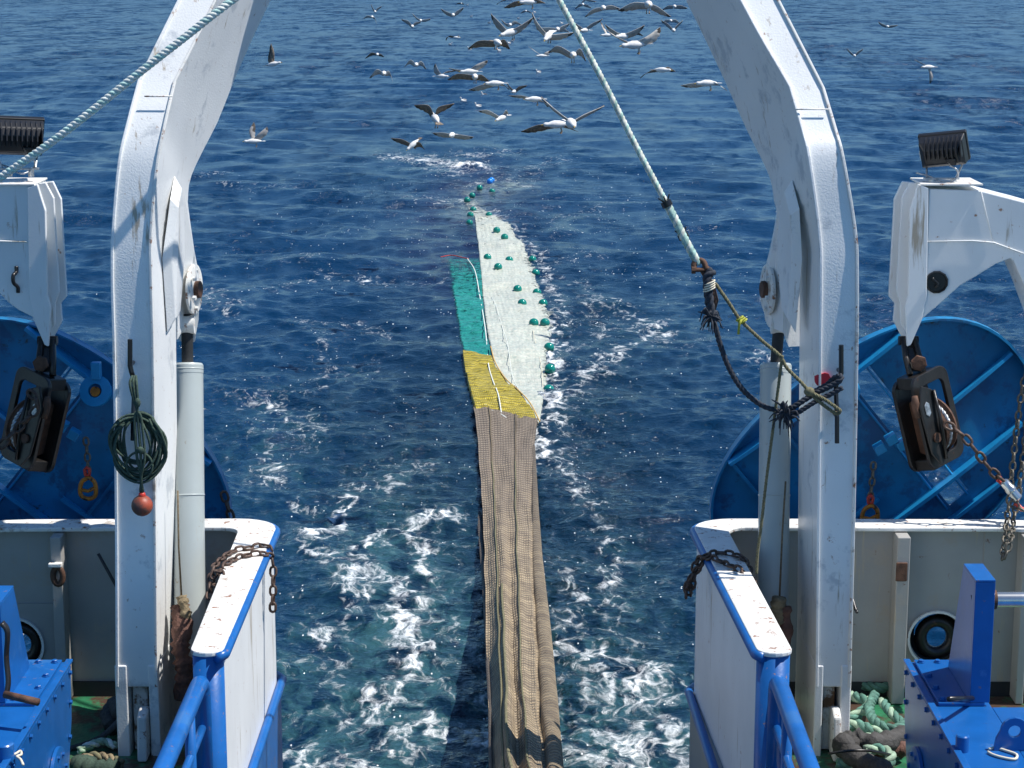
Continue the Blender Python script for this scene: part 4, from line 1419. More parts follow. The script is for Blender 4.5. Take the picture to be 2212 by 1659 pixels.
# ------------------------------------------------------------------ trawl blocks
def trawl_block(side):
    s = side
    c_ = U(2003, 900, 20.55) if s > 0 else U(78, 902, 20.55)
    t = thing('trawl_block', c_, 'black and rusty towing block hanging from the right davit' if s > 0 else 'black and rusty towing block hanging from the left davit', 'block', 'towing blocks under the davits')
    roll = R(15) * s
    yaw = R(38) * s
    Mx = Matrix.Rotation(roll, 3, 'Y').inverted() @ Matrix.Rotation(yaw, 3, 'Z')

    def X(x, y, z):
        return c_ + Mx @ Vector((x * s, y, z))

    def rrect(w, h, r, n=5, cx=0, cz=0):
        out = []
        for (sx, sz, a0) in ((1, 1, 0), (-1, 1, 90), (-1, -1, 180), (1, -1, 270)):
            for k in range(n + 1):
                a = R(a0 + 90 * k / n)
                out.append((cx + sx * (w - r) + r * math.cos(a), cz + sz * (h - r) + r * math.sin(a)))
        return out
    # near and far frame rings joined by the swallow
    for y0, nm, w, h, cz in ((-.16, 'near_cheek', .27, .50, .0), (.13, 'far_cheek', .25, .50, -.06)):
        o_ = rrect(w, h, .12, cz=cz)
        i_ = rrect(w - .085, h - .12, .08, cz=cz - .005)
        n = len(o_)
        vs = [X(x, y0, z) for x, z in o_] + [X(x, y0, z) for x, z in i_] + [X(x, y0 + .045, z) for x, z in o_] + [X(x, y0 + .045, z) for x, z in i_]
        fs = []
        for k in range(n):
            j = (k + 1) % n
            fs += [(k, j, n + j, n + k), (2 * n + k, 3 * n + k, 3 * n + j, 2 * n + j), (k, 2 * n + k, 2 * n + j, j), (n + k, n + j, 3 * n + j, 3 * n + k)]
        MB().add(vs, fs).build(nm, M['block'], t, bevel=.008)
    MB().prism([X(x, .128, z) for x, z in rrect(.20, .44, .08, cz=-.06)], X(0, .02, 0) - X(0, 0, 0)).build('back_plate', M['block'], t)
    # top and bottom spacer blocks
    MB().hexa([X(-.2, -.115, .36), X(.2, -.115, .36), X(.2, .13, .36), X(-.2, .13, .36), X(-.18, -.115, .48), X(.18, -.115, .48), X(.18, .13, .48), X(-.18, .13, .48)]).build('head_spacer', M['block'], t, bevel=.01)
    MB().hexa([X(-.19, -.115, -.52), X(.19, -.115, -.52), X(.19, .13, -.54), X(-.19, .13, -.54), X(-.2, -.115, -.40), X(.2, -.115, -.40), X(.2, .13, -.42), X(-.2, .13, -.42)]).build('foot_spacer', M['block'], t, bevel=.01)
    # grooved sheave seen edge on
    ax = (X(1, 0, 0) - X(0, 0, 0)).normalized()
    sh = MB().lathe(X(-.085, 0, -.10), ax, [(0, .30), (.03, .31), (.035, .285), (.06, .265), (.11, .265), (.135, .285), (.14, .31), (.17, .30)], 32).build('sheave', M['rust'], t, smooth=True, angle=30)
    # wire rope lying in the groove
    wp = [X(0, -.272 * math.cos(R(a)), -.10 + .272 * math.sin(R(a))) for a in range(-75, 80, 6)]
    laid_rope(MB(), wp, .026, .14).build('warp_wire', M['galv'], t, smooth=True)
    # swinging side plate with its keyhole, ridge and pin
    o_ = [(-.33, .22), (-.22, .42), (-.10, .36), (-.05, .1), (-.09, -.38), (-.20, -.46), (-.30, -.30)] if s < 0 else [(-.33, .22), (-.24, .42), (-.10, .34), (-.05, .05), (-.09, -.38), (-.20, -.46), (-.30, -.30)]
    sp = MB().prism([X(x, -.25, z) for x, z in o_], X(0, .03, 0) - X(0, 0, 0)).build('side_plate', M['block'], t, bevel=.01)
    MB().prism([X(x, -.262, z) for x, z in [(-.27, .22), (-.235, .25), (-.20, .22), (-.20, .12), (-.235, .09), (-.27, .12)]], X(0, .012, 0) - X(0, 0, 0)).build('keyhole', M['galv'], sp, bevel=.004)
    MB().tube([X(-.10, -.265, .33), X(-.12, -.29, 0), X(-.14, -.265, -.40)], .018, 6).build('ridge', M['block'], sp, smooth=True)
    MB().lathe(X(-.20, -.255, -.15), X(0, -1, 0) - X(0, 0, 0), [(0, .05), (.02, .05)], 16).build('pin', M['rust'], sp, smooth=True, angle=30)
    MB().tube([X(-.32, -.2, .34), X(-.33, -.2, .26), X(-.35, -.2, .20), X(-.33, -.2, .12)], [.03, .045, .03, .035], 8).build('latch', M['rust'], sp, smooth=True)
    # shackle up to the davit tip
    tip = U(1962, 742, 20.75) if s > 0 else U(103, 742, 20.75)
    hd = X(-.02 if s > 0 else -.02, 0, .48)
    sk = MB()
    up = (tip - hd)
    for d in (-.07, .07):
        sk.tube([hd + Vector((d, -.06, 0)), hd + Vector((d, -.06, 0)) + up * .55, tip + Vector((d * .8, -.02, .05))], .035, 8)
    sk.build('shackle', M['block'], t, smooth=True)
    MB().obox(hd + up * .5, (.075, 0, 0), (0, .05, 0), up * .42).build('swivel', M['block'], t, bevel=.015)
    bp_ = hd + up * .42 + Vector((-.04 if s < 0 else .04, -.10, 0))
    MB().lathe(bp_, (0, -1, 0), [(0, .085), (.05, .085), (.055, .04)], 6).build('shackle_nut', M['rust'], t, bevel=.006)
    MB().lathe(tip + Vector((-.1, 0, .03)), (1, 0, 0), [(0, .05), (.2, .05)], 12).build('shackle_pin', M['block'], t, smooth=True, angle=30)
    return t


trawl_block(1)
trawl_block(-1)

chain(smoothpath([U(2040, 915, 20.2), U(2075, 935, 20.15), U(2105, 970, 20.1), U(2140, 1015, 20.1), U(2168, 1040, 20.1)], 8), .15, M['chain'], 'brown rusty chain leading from the right towing block to the silver swivel')
p0, p1 = U(2166, 1038, 20.1), U(2202, 1080, 20.05)
sw = thing('swivel', p0, 'silver barrel swivel shackled between chains at the right edge', 'swivel')
MB().lathe(p0, p1 - p0, [(0, .03), (.02, .05), (.09, .052), (.10, .058), (.14, .058), (.15, .05), (.24, .05), (.26, .02)], 18).build('barrel', M['steel'], sw, smooth=True, angle=35)
MB().tube([p0 + Vector((-.03, 0, .05)), p0 + Vector((-.05, 0, .0)), p0 + Vector((.0, 0, -.04)), p0 + Vector((.05, 0, -.0))], .02, 8).build('jaw', M['red'], sw, smooth=True)
MB().tube([p1 + Vector((-.04, 0, -.03)), p1 + Vector((.03, 0, -.10)), p1 + Vector((.13, 0, -.09)), p1 + Vector((.2, 0, -.12))], .026, 8).build('eye_link', M['red'], sw, smooth=True)
chain([U(2182, 1085, 20.05), U(2240, 1120, 20.0), U(2300, 1130, 20.0)], .13, M['chain_grey'], 'bright chain beyond the silver swivel at the right edge')
chain(smoothpath([U(2222, 780, 20.4), U(2205, 860, 20.35), U(2188, 1000, 20.25), U(2178, 1100, 20.15), U(2166, 1205, 19.6)], 8), .115, M['chain_grey'], 'left fall of grey chain hanging over the right rail', 'grey chain falls at the right edge')
chain(smoothpath([U(2226, 800, 20.3), U(2215, 940, 20.3), U(2202, 1050, 20.2), U(2190, 1120, 20.1), U(2182, 1170, 19.62), U(2170, 1208, 19.58)], 8), .115, M['chain_grey'], 'right fall of grey chain hanging over the right rail', 'grey chain falls at the right edge')
chain(smoothpath([U(60, 845, 20.15), U(85, 872, 20.1), U(50, 915, 20.1), U(22, 940, 20.05), U(-6, 972, 20.0), U(-60, 1010, 20.0)], 8), .15, M['chain'], 'brown rusty chain leading from the left towing block off the left edge')


def hook_chain(side):
    s = side
    if s < 0:
        pts = [(185, 945), (188, 975), (190, 1005), (190, 1018)]
        hk = (190, 1058)
        lab = 'short grey chain with red ring and yellow hook on the left trawl door'
    else:
        pts = [(1887, 998), (1885, 1030), (1882, 1058), (1880, 1078)]
        hk = (1879, 1118)
        lab = 'short grey chain with red ring and yellow hook on the right trawl door'
    P = [U(x, y, 21.05) for x, y in pts]
    c1 = chain(P, .115, M['chain_grey'], lab, 'hook chains on the trawl doors', swing=.1)
    h = U(hk[0], hk[1], 21.02)
    ORG[c1.name] = c1.location.copy()
    MB().tube([h + Vector((-.02, 0, .16)), h + Vector((-.025, 0, .22)), h + Vector((0, 0, .25)), h + Vector((.025, 0, .22)), h + Vector((.02, 0, .16))], .02, 8, closed=True).build('red_ring', M['red'], c1, smooth=True)
    hp = [h + Vector(p) for p in ((0, 0, .13), (-.06, 0, .09), (-.085, 0, .0), (-.07, 0, -.07), (0, 0, -.10), (.07, 0, -.07), (.085, 0, .0), (.075, 0, .08), (.03, 0, .13))]
    hb = MB().tube(smoothpath(hp, 4), .024, 8, closed=True).build('hook', M['orange_hook'], c1, smooth=True)
    MB().tube([h + Vector((-.07, 0, .0)), h + Vector((0, 0, -.015)), h + Vector((.07, 0, .02))], .02, 8).build('hook_latch', M['orange_hook'], hb, smooth=True)


hook_chain(-1)
hook_chain(1)


# ------------------------------------------------------------------ winch gearboxes
BOLT = None


def bolt(parent, loc, nrm, r=.026, mt='blue_worn'):
    """hexagon bolt head, mesh shared between all of one colour"""
    global BOLT
    if BOLT is None:
        BOLT = {}
    if mt not in BOLT:
        mb = MB().lathe((0, 0, 0), (0, 0, 1), [(0, 1.35), (.18, 1.35), (.18, 1.0), (.85, 1.0), (1.0, .85)], 6)
        me_ = bpy.data.meshes.new('bolt')
        me_.from_pydata(mb.v, [], mb.f)
        me_.materials.append(M[mt])
        BOLT[mt] = me_
    o = bpy.data.objects.new('bolt', BOLT[mt])
    COL.objects.link(o)
    o.parent = parent
    q = Vector(nrm).to_track_quat('Z', 'Y')
    o.matrix_local = Matrix.Translation(Vector(loc) - parent_origin(parent)) @ q.to_matrix().to_4x4() @ Matrix.Diagonal((r, r, r, 1))
    return o


def winch(side):
    s = side
    ZT = 3.62
    xe = 3.62 if s > 0 else -4.06            # inboard top edge
    t = thing('winch_gearbox', (xe, 16.5, DZ), 'blue bolted winch gearbox with upright stand and eye lug, lower right' if s > 0 else 'blue bolted winch gearbox with crank handle, lower left', 'winch', 'blue winch gearboxes')
    X = lambda d: xe + s * d                  # distance outboard of the inboard edge
    # side elevation of the case (y, z)
    prof = [(17.75, ZT), (12.0, ZT), (12.0, DZ + .02), (17.40, DZ + .02), (17.72, 3.1)]
    case = MB().prism([(X(0.02), y, z) for y, z in prof], (s * .50, 0, 0)).build('case', M['blue'], t, bevel=.008)
    MB().box(min(X(.523), X(2.3)), max(X(.523), X(2.3)), 12.0, 16.62, DZ + .02, ZT - .004).build('wide_case', M['blue'], t, bevel=.008)
    # inboard cover plate (proud) with its rim
    MB().prism([(X(-.012), y, z) for y, z in [(17.74, ZT - .03), (12.0, ZT - .03), (12.0, DZ + .05), (17.36, DZ + .05), (17.68, 3.1)]], (s * .03, 0, 0)).build('side_cover', M['blue'], t, bevel=.005)
    MB().box(min(X(-.03), X(.03)), max(X(-.03), X(.03)), 12.0, 17.76, ZT + .002, ZT + .028).build('rim_strip', M['blue_worn'], t, bevel=.005)
    # top cover
    tc_ = MB().box(min(X(.06), X(.46)), max(X(.06), X(.46)), 16.62, 17.72, ZT + .004, ZT + .034).build('top_cover', M['blue_worn'] if s < 0 else M['blue'], t, bevel=.005)
    for d, y in ((.11, 17.64), (.26, 17.64), (.41, 17.64), (.11, 17.28), (.11, 16.98), (.11, 16.70), (.26, 16.70), (.41, 16.70)) + (((.41, 17.3),) if s < 0 else ()):
        bolt(t, (X(d), y, ZT + .036), (0, 0, 1), .026, 'blue_worn')
    # bolts round the side cover
    k = 0
    y = 17.66
    while y > 14.2:
        bolt(t, (X(-.016), y, ZT - .07), (-s, 0, 0), .022, 'blue')
        y -= .31
    for k, z in enumerate((3.28, 2.98, 2.70, 2.46)):
        bolt(t, (X(-.016), 17.62 - .06 * k - .03 * k * k, z), (-s, 0, 0), .022, 'blue')
    # round bearing cover
    by = 16.95
    bz = 2.80
    fl = MB().lathe((X(-.018), by, bz), (-s, 0, 0), [(0, .30), (.03, .30), (.035, .285)], 28).build('bearing_cover', M['blue_worn'], t, smooth=True, angle=30)
    MB().lathe((X(-.05), by, bz), (-s, 0, 0), [(0, .09), (.05, .09), (.055, .08)], 20).build('bearing_hub', M['blue'], fl, smooth=True, angle=30)
    MB().box(min(X(-.19), X(-.10)), max(X(-.19), X(-.10)), by - .06, by + .06, bz - .06, bz + .06).build('square_shaft', M['rust'], fl, bevel=.006)
    for k in range(8):
        a = 2 * math.pi * k / 8 + .2
        bolt(fl, (X(-.052), by + .235 * math.cos(a), bz + .235 * math.sin(a)), (-s, 0, 0), .02, 'blue')
    # upright stand on the cover
    xs0, xs1 = (X(.33), X(.50)) if s > 0 else (X(.31), X(.50))
    zt = 4.74 if s > 0 else 4.54
    st = MB().box(min(xs0, xs1), max(xs0, xs1), 16.62, 16.66, ZT + .036, zt).build('stand_post', M['blue'], t, bevel=.004)
    fr = [(16.66, zt), (17.10, zt), (17.52, ZT + .036), (16.66, ZT + .036)]
    MB().prism([(xs0, y, z) for y, z in fr], (s * .018, 0, 0)).build('stand_web', M['blue'], t, bevel=.003)
    MB().box(min(xs0, xs1), max(xs0, xs1), 16.62, 17.10, zt + .002, zt + .02).build('stand_cap', M['blue_worn'], t, bevel=.003)
    if s > 0:
        MB().lathe((xs1 + .0, 16.95, 4.48), (1, 0, 0), [(0, .075), (.06, .075), (.062, .068), (2.2, .068)], 20).build('shaft', M['steel'], t, smooth=True, angle=30)
        MB().lathe((xs1 + .0, 16.95, 4.48), (1, 0, 0), [(-.01, .086), (.09, .086), (.09, .06)], 20).build('shaft_collar', M['rust'], t, smooth=True, angle=30)
        # eye lug, stub and rope loop on the wide part
        p = UZ(2190, 1622, ZT)
        prof = [(-.20, 0), (.20, 0), (.16, .12)]
        pl = []
        for k in range(13):
            a = math.pi * k / 12
            pl.append((.115 * math.cos(a), .17 + .115 * math.sin(a)))
        out = [(.20, 0)] + pl + [(-.20, 0)]
        n_in = 16
        inn = [(.052 * math.cos(2 * math.pi * k / n_in), .165 + .052 * math.sin(2 * math.pi * k / n_in)) for k in range(n_in)]
        # ring of quads between the outline (resampled) and the hole
        o2 = []
        for k in range(n_in):
            a = 2 * math.pi * k / n_in
            dx, dz = math.cos(a), math.sin(a)
            tt = .30
            best = None
            for i in range(len(out)):
                x1, z1 = out[i]
                x2, z2 = out[(i + 1) % len(out)]
                z1 -= .165
                z2 -= .165
                den = dx * (z2 - z1) - dz * (x2 - x1)
                if abs(den) < 1e-9:
                    continue
                t_ = (x1 * (z2 - z1) - z1 * (x2 - x1)) / den
                u_ = (x1 * dz - z1 * dx) / den
                if t_ > 0 and -1e-6 <= u_ <= 1 + 1e-6:
                    best = t_ if best is None else min(best, t_)
            o2.append((dx * best, .165 + dz * best))
        vs = [(p.x + x, p.y, p.z + z) for x, z in o2] + [(p.x + x, p.y, p.z + z) for x, z in inn] + [(p.x + x, p.y + .035, p.z + z) for x, z in o2] + [(p.x + x, p.y + .035, p.z + z) for x, z in inn]
        n = n_in
        fs = []
        for k in range(n):
            j = (k + 1) % n
            fs += [(k, j, n + j, n + k), (2 * n + k, 3 * n + k, 3 * n + j, 2 * n + j), (k, 2 * n + k, 2 * n + j, j), (n + k, n + j, 3 * n + j, 3 * n + k)]
        MB().add(vs, fs).build('eye_lug', M['blue'], t, bevel=.004)
        p = UZ(2078, 1622, ZT)
        MB().lathe(p, (0, 0, 1), [(0, .055), (.13, .055), (.14, .045)], 18).build('stub', M['blue'], t, smooth=True, angle=30)
        loop = [UZ(x, y, ZT + .015) for x, y in ((2136, 1618), (2150, 1615), (2175, 1622), (2196, 1630), (2192, 1640), (2165, 1636), (2145, 1630), (2134, 1624))]
        tag(MB().tube(smoothpath(loop, 3), .012, 6, closed=False).build('cord_loop', M['cream'], smooth=True), 'small cream cord loop lying on the right winch box', 'cord')
        MB().tube([UZ(2050, 1510, ZT + .3), U(2110, 1508, 16.75)], .022, 8).build('lever_pin', M['black'], t, smooth=True)
        MB().tube([U(2104, 1285, 16.75), U(2108, 1330, 16.74), U(2102, 1400, 16.74), U(2110, 1508, 16.75)], .028, 8).build('lever', M['block'], t, smooth=True)
    else:
        MB().tube(smoothpath([U(4, 1345, 16.3), U(16, 1365, 16.3), U(14, 1420, 16.3), U(18, 1470, 16.25), U(14, 1502, 16.2)], 5), .045, 8, flat=.5).build('crank_arm', M['block'], t, smooth=True)
        MB().tube([U(10, 1500, 16.15), U(45, 1508, 16.1), U(83, 1517, 16.05)], .032, 12).build('crank_grip', M['rust'], t, smooth=True)
        MB().lathe(UZ(10, 1640, ZT), (0, 0, 1), [(0, .08), (.13, .08), (.14, .07)], 18).build('stub', M['blue'], t, smooth=True, angle=30)
        lp = [UZ(x, y, ZT + .015) for x, y in ((22, 1632), (34, 1628), (44, 1622), (46, 1630), (36, 1634), (44, 1640), (50, 1652))]
        tag(MB().tube(smoothpath(lp, 3), .011, 6).build('cord_loop', M['cream'], smooth=True), 'small cream cord tied round the stub on the left winch box', 'cord')
    return t


winch(1)
winch(-1)
# rusty drum end behind the right gearbox
tag(MB().lathe(U(2218, 1580, 16.3), (1, 0, .1), [(0, .09), (.04, .13), (.3, .13)], 20).build('bollard_head', M['rust'], smooth=True, angle=40), 'rusty rounded bollard head behind the right winch gearbox', 'bollard')


# ------------------------------------------------------------------ ropes
# thick mint and white rope rising from the left to the gantry
P = smoothpath([U(-260, 560, 18.35), U(-60, 425, 18.3), U(0, 384, 18.25), U(130, 293, 18.2), U(300, 158, 18.25), U(400, 80, 18.3), U(500, 2, 18.4), U(760, -190, 18.9), U(960, -350, 19.8), U(1040, -425, 20.4)], 8)
laid = MB()
laid_rope(laid, P, .036, .13, 7, (0, 0, 1))
tag(laid.build('tow_rope', [M['rope_white'], M['rope_mint']], smooth=True), 'thick white and mint laid rope crossing the left gantry leg', 'rope')

# right rope: long straight run down to the shackle
P1 = [U(985, -430, 20.5), U(1070, -270, 20.0), U(1150, -110, 19.45), U(1208, 0, 19.2), U(1300, 170, 18.9), U(1372, 312, 18.7), U(1440, 440, 18.5)]
g = thing('lifting_rope', P1[0], 'pale mint rope slanting down from above to a rusty shackle', 'rope')
mb = MB()
laid_rope(mb, smoothpath(P1, 8), .029, .12, 7, (0, 0, 1))
mb.build('rope_run', [M['rope_grey'], M['rope_mint_dirty']], g, smooth=True)
mb = MB()
P2 = [U(1438, 436, 18.5), U(1460, 478, 18.45), U(1478, 515, 18.42), U(1500, 555, 18.4), U(1508, 570, 18.4)]
laid_rope(mb, smoothpath(P2, 8), .039, .13, 7, (1, 0, 1))
mb.build('splice', [M['rope_grey'], M['rope_mint_dirty']], g, smooth=True)
for (x, y) in ((1440, 440), (1476, 510)):
    a = U(x, y, 18.46)
    d = (U(x + 6, y + 12, 18.46) - a).normalized()
    MB().lathe(a - d * .03, d, [(0, .05), (.055, .052)], 12).build('tape_wrap', M['black'], g, smooth=True, angle=30)
    for k in range(3):
        MB().tube([a, a + Vector(((k - 1) * .05 - .03, -.03, .05 + .02 * k))], .007, 5).build('tape_end', M['black'], g)

sk = thing('shackle', U(1512, 575, 18.38), 'rusty shackle and swivel link joining the mint rope to the dark rope', 'shackle')
a, b_, c_ = U(1498, 572, 18.38), U(1530, 566, 18.38), U(1518, 596, 18.38)
MB().tube(smoothpath([U(1500, 584, 18.36), U(1499, 570, 18.38), U(1508, 562, 18.4), U(1520, 566, 18.38), U(1526, 584, 18.36)], 5), .026, 8).build('bow', M['rust'], sk, smooth=True)
MB().lathe(U(1494, 583, 18.36), (1, 0, 0), [(0, .036), (.035, .036), (.035, .02), (.14, .02), (.14, .034), (.16, .034)], 8).build('pin', M['rust'], sk)
MB().tube([U(1516, 578, 18.4), U(1526, 598, 18.38), U(1540, 622, 18.38), U(1546, 650, 18.38), U(1540, 678, 18.4)], [.05, .042, .038, .045, .03], 8, flat=.6).build('link_plate', M['rust'], sk, smooth=True)


def frayed(parent, c, r, seed, mt, n=22, dirn=None):
    mb = MB()
    for k in range(n):
        a = 2 * math.pi * hsh(k, seed)
        e = (hsh(k, seed + 1) - .5) * 2.6
        d = Vector((math.cos(a), e * .8, math.sin(a)))
        if dirn is not None:
            d = (d + Vector(dirn) * 1.6).normalized()
        l_ = r * (.6 + .7 * hsh(k, seed + 2))
        m1 = c + d * l_ * .5 + Vector((0, 0, .03 * (hsh(k, seed + 3) - .3)))
        sw = Vector((hsh(k, seed + 5) - .5, hsh(k, seed + 6) - .5, hsh(k, seed + 7) - .5)) * r * .7
        mb.tube(smoothpath([c, m1, c + d * l_ * .8 + sw * .5, c + d * l_ + sw + Vector((0, 0, -.09 * hsh(k, seed + 4)))], 2), [.013, .012, .011, .010, .008, .006, .004], 5)
    return mb.build('frayed_strands', mt, parent, smooth=True)


P = smoothpath([U(1540, 585, 18.32), U(1528, 600, 18.30), U(1531, 640, 18.30), U(1537, 680, 18.32), U(1545, 705, 18.32), U(1556, 745, 18.34), U(1575, 795, 18.34), U(1603, 840, 18.34), U(1640, 872, 18.34), U(1672, 885, 18.33), U(1706, 890, 18.33)], 6)
dr = thing('mooring_line', P[0], 'dark blue black rope sagging from the shackle to the right leg cleat', 'rope')
mb = MB()
laid_rope(mb, P[:20], .044, .22, 7, (0, 0, 0))
laid_rope(mb, P[18:], .026, .14, 7, (0, 0, 0))
mb.build('rope_run', M['rope_dark'], dr, smooth=True)
q = [U(1700, 888, 18.33), U(1725, 872, 18.32), U(1760, 850, 18.32), U(1790, 836, 18.30), U(1814, 822, 18.28), U(1816, 812, 18.30), U(1800, 818, 18.36), U(1788, 830, 18.36), U(1760, 846, 18.36)]
mb = MB()
laid_rope(mb, smoothpath(q, 6), .027, .13, 7, (0, 0, 0))
laid_rope(mb, smoothpath([p + Vector((.02, -.03, -.06)) for p in q[:5]], 6), .024, .13, 7, (0, 0, 0))
mb.build('spliced_eye', M['rope_dark'], dr, smooth=True)
frayed(dr, U(1537, 684, 18.3), .10, 3, M['rope_dark'], 34)
frayed(dr, U(1696, 892, 18.28), .11, 8, M['rope_dark'], 40)
mb = MB()
for k in range(4):
    pp = [U(1532, 610 + 5 * k, 18.3) + Vector((.05 * math.cos(a), .05 * math.sin(a), 0.02 * math.cos(a))) for a in [2 * math.pi * j / 10 for j in range(10)]]
    mb.tube(pp, .008, 5, closed=True)
mb.build('cream_lashing', M['cream'], dr, smooth=True)

P = smoothpath([U(1545, 612, 18.36), U(1575, 655, 18.35), U(1600, 692, 18.34), U(1645, 735, 18.33), U(1684, 768, 18.3), U(1700, 795, 18.28), U(1730, 825, 18.26), U(1750, 846, 18.24), U(1780, 862, 18.24), U(1806, 880, 18.24), U(1815, 888, 18.24), U(1806, 893, 18.26), U(1780, 876, 18.25), U(1756, 856, 18.25)], 6)
ol = thing('olive_line', P[0], 'thin olive rope from the shackle looped round the right leg cleat', 'rope')
mb = MB()
laid_rope(mb, P, .017, .10, 6, (0, 0, 0))
mb.build('rope_run', M['rope_olive'], ol, smooth=True)
MB().sphere(U(1748, 846, 18.24), .05, 12, sq=(1, .8, .9)).build('knot', M['rope_olive'], ol, smooth=True)
mb = MB()
for k in range(3):
    pp = [U(1598 + 4 * k, 688 + 3 * k, 18.34) + Vector((.028 * math.cos(a), .028 * math.sin(a), .02 * math.cos(a))) for a in [2 * math.pi * j / 8 for j in range(8)]]
    mb.tube(pp, .010, 5, closed=True)
mb.tube([U(1602, 690, 18.31), U(1597, 700, 18.31), U(1595, 722, 18.31)], .012, 6)
mb.build('yellow_whipping', M['yellow_tie'], ol, smooth=True)
P = smoothpath([U(1690, 768, 18.29), U(1682, 830, 18.3), U(1668, 940, 18.35), U(1655, 1040, 18.4), U(1645, 1130, 18.45), U(1637, 1190, 18.5), U(1634, 1240, 18.5)], 6)
mb = MB()
laid_rope(mb, P, .015, .09, 6, (0, 0, 0))
tag(mb.build('hanging_line', M['rope_olive'], smooth=True), 'thin olive rope hanging down in front of the right cylinder', 'rope')
tag(MB().tube([U(1697, 1040, 18.95), U(1690, 1150, 18.95), U(1684, 1290, 18.95)], .010, 6).build('hanging_line', M['rope_brown'], smooth=True), 'thin brown line running down between right cylinder and gantry leg', 'rope')
tag(MB().tube([U(384, 1060, 18.95), U(386, 1180, 18.95), U(392, 1290, 18.95)], .010, 6).build('hanging_line', M['rope_brown'], smooth=True), 'thin brown line running down between left cylinder and gantry leg', 'rope')

# coil of dark green cord hanging on the left cleat, with its red ball
cc = U(298, 948, 18.30)
co = thing('rope_coil', cc, 'coil of dark green cord hung on the black cleat of the left leg', 'rope coil')
for k in range(18):
    mb = MB()
    rx, rz = .15 + .095 * hsh(k, 1), .20 + .12 * hsh(k, 2)
    ox, oz, oy = .07 * (hsh(k, 3) - .5), .02 - (rz - .20) * .8 - .05 * hsh(k, 4), -.012 * (k % 5)
    ph = hsh(k, 5) * 6.28
    pp = [cc + Vector((ox + rx * math.cos(a) * (1 + .06 * math.sin(3 * a + ph)), oy + .025 * math.sin(a * 2 + ph) + (.05 if math.sin(a) > .8 else 0), oz + rz * math.sin(a) * (1 + .05 * math.cos(2 * a + ph)))) for a in [2 * math.pi * j / 36 for j in range(36)]]
    mb.tube(pp, .0125, 6, closed=True)
    mb.build('turn', M['rope_green'], co, smooth=True)
mb = MB()
for dx in (-.03, 0, .03):
    mb.tube(smoothpath([U(290, 812, 18.30) + Vector((dx * .5, 0, 0)), U(288, 830, 18.24) + Vector((dx, 0, 0)), U(294, 868, 18.22) + Vector((dx * .5, 0, 0)), U(297, 888, 18.22), U(298, 905, 18.22) + Vector((dx, 0, 0)), U(304, 985, 18.2) + Vector((dx * 1.2, 0, 0)), U(305, 1030, 18.22), U(306, 1062, 18.24) + Vector((dx * .4, 0, 0))], 5), .014, 6)
mb.sphere(U(297, 870, 18.21), .030, 10, sq=(1, .8, 1.5))
mb.sphere(U(303, 972, 18.18), .032, 10, sq=(1.2, .8, 1))
pp = [U(302, 1005, 18.25) + Vector((.12 * math.cos(a), -.02, .13 * math.sin(a) - .0)) for a in [2 * math.pi * j / 24 for j in range(24)]]
mb.tube(pp, .012, 6, closed=True)
mb.build('lashing', M['rope_green'], co, smooth=True)
bl = thing('ball_float', U(307, 1092, 18.25), 'weathered red ball hanging under the green cord coil', 'float')
MB().sphere(U(307, 1092, 18.25), .100, 24).build('ball', M['ball'], bl, smooth=True)
MB().lathe(U(307, 1076, 18.25), (0, 0, 1), [(0, .04), (.05, .03), (.06, .015)], 12).build('neck', M['red'], bl, smooth=True)

# heaps of rope on the deck
def heap(pts, r, mt, label, seed, name='rope_pile'):
    mb = MB()
    laid_rope(mb, resample(smoothpath(pts, 8), .04), r, r * 5.5, 6, (0, 0, 1))
    o = mb.build(name, mt, smooth=True)
    tag(o, label, 'rope')
    return o


def dk(px, py, h=.05):
    return UZ(px, py, DZ + h)


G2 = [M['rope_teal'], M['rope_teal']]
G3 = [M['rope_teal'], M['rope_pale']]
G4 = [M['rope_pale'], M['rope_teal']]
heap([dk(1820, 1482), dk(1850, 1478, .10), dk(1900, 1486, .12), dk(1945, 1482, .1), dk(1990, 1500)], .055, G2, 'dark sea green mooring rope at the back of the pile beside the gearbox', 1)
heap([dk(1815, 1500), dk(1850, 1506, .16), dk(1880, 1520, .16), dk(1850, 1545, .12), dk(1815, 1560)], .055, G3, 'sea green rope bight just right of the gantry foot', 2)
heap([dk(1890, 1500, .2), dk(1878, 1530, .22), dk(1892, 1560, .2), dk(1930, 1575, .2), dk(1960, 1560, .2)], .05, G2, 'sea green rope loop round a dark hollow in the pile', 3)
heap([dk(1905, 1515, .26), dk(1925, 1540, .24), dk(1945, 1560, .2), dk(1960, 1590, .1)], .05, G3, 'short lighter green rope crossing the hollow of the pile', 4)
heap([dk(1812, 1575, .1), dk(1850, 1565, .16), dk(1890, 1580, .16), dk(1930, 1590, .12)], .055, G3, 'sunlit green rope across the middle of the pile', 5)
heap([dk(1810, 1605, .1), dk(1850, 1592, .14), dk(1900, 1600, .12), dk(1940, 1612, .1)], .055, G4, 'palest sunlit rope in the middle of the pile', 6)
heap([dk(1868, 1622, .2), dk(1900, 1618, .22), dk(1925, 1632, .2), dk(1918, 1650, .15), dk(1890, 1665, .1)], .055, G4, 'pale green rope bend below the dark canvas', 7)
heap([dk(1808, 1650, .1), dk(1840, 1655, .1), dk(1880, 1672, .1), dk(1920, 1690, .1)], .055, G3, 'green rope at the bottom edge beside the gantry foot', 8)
heap([dk(1990, 1520, .05), dk(2010, 1540, .05), dk(2185, 1560, .05), dk(2215, 1590, .05)], .05, G2, 'dark green rope in shade behind the gearbox', 9)
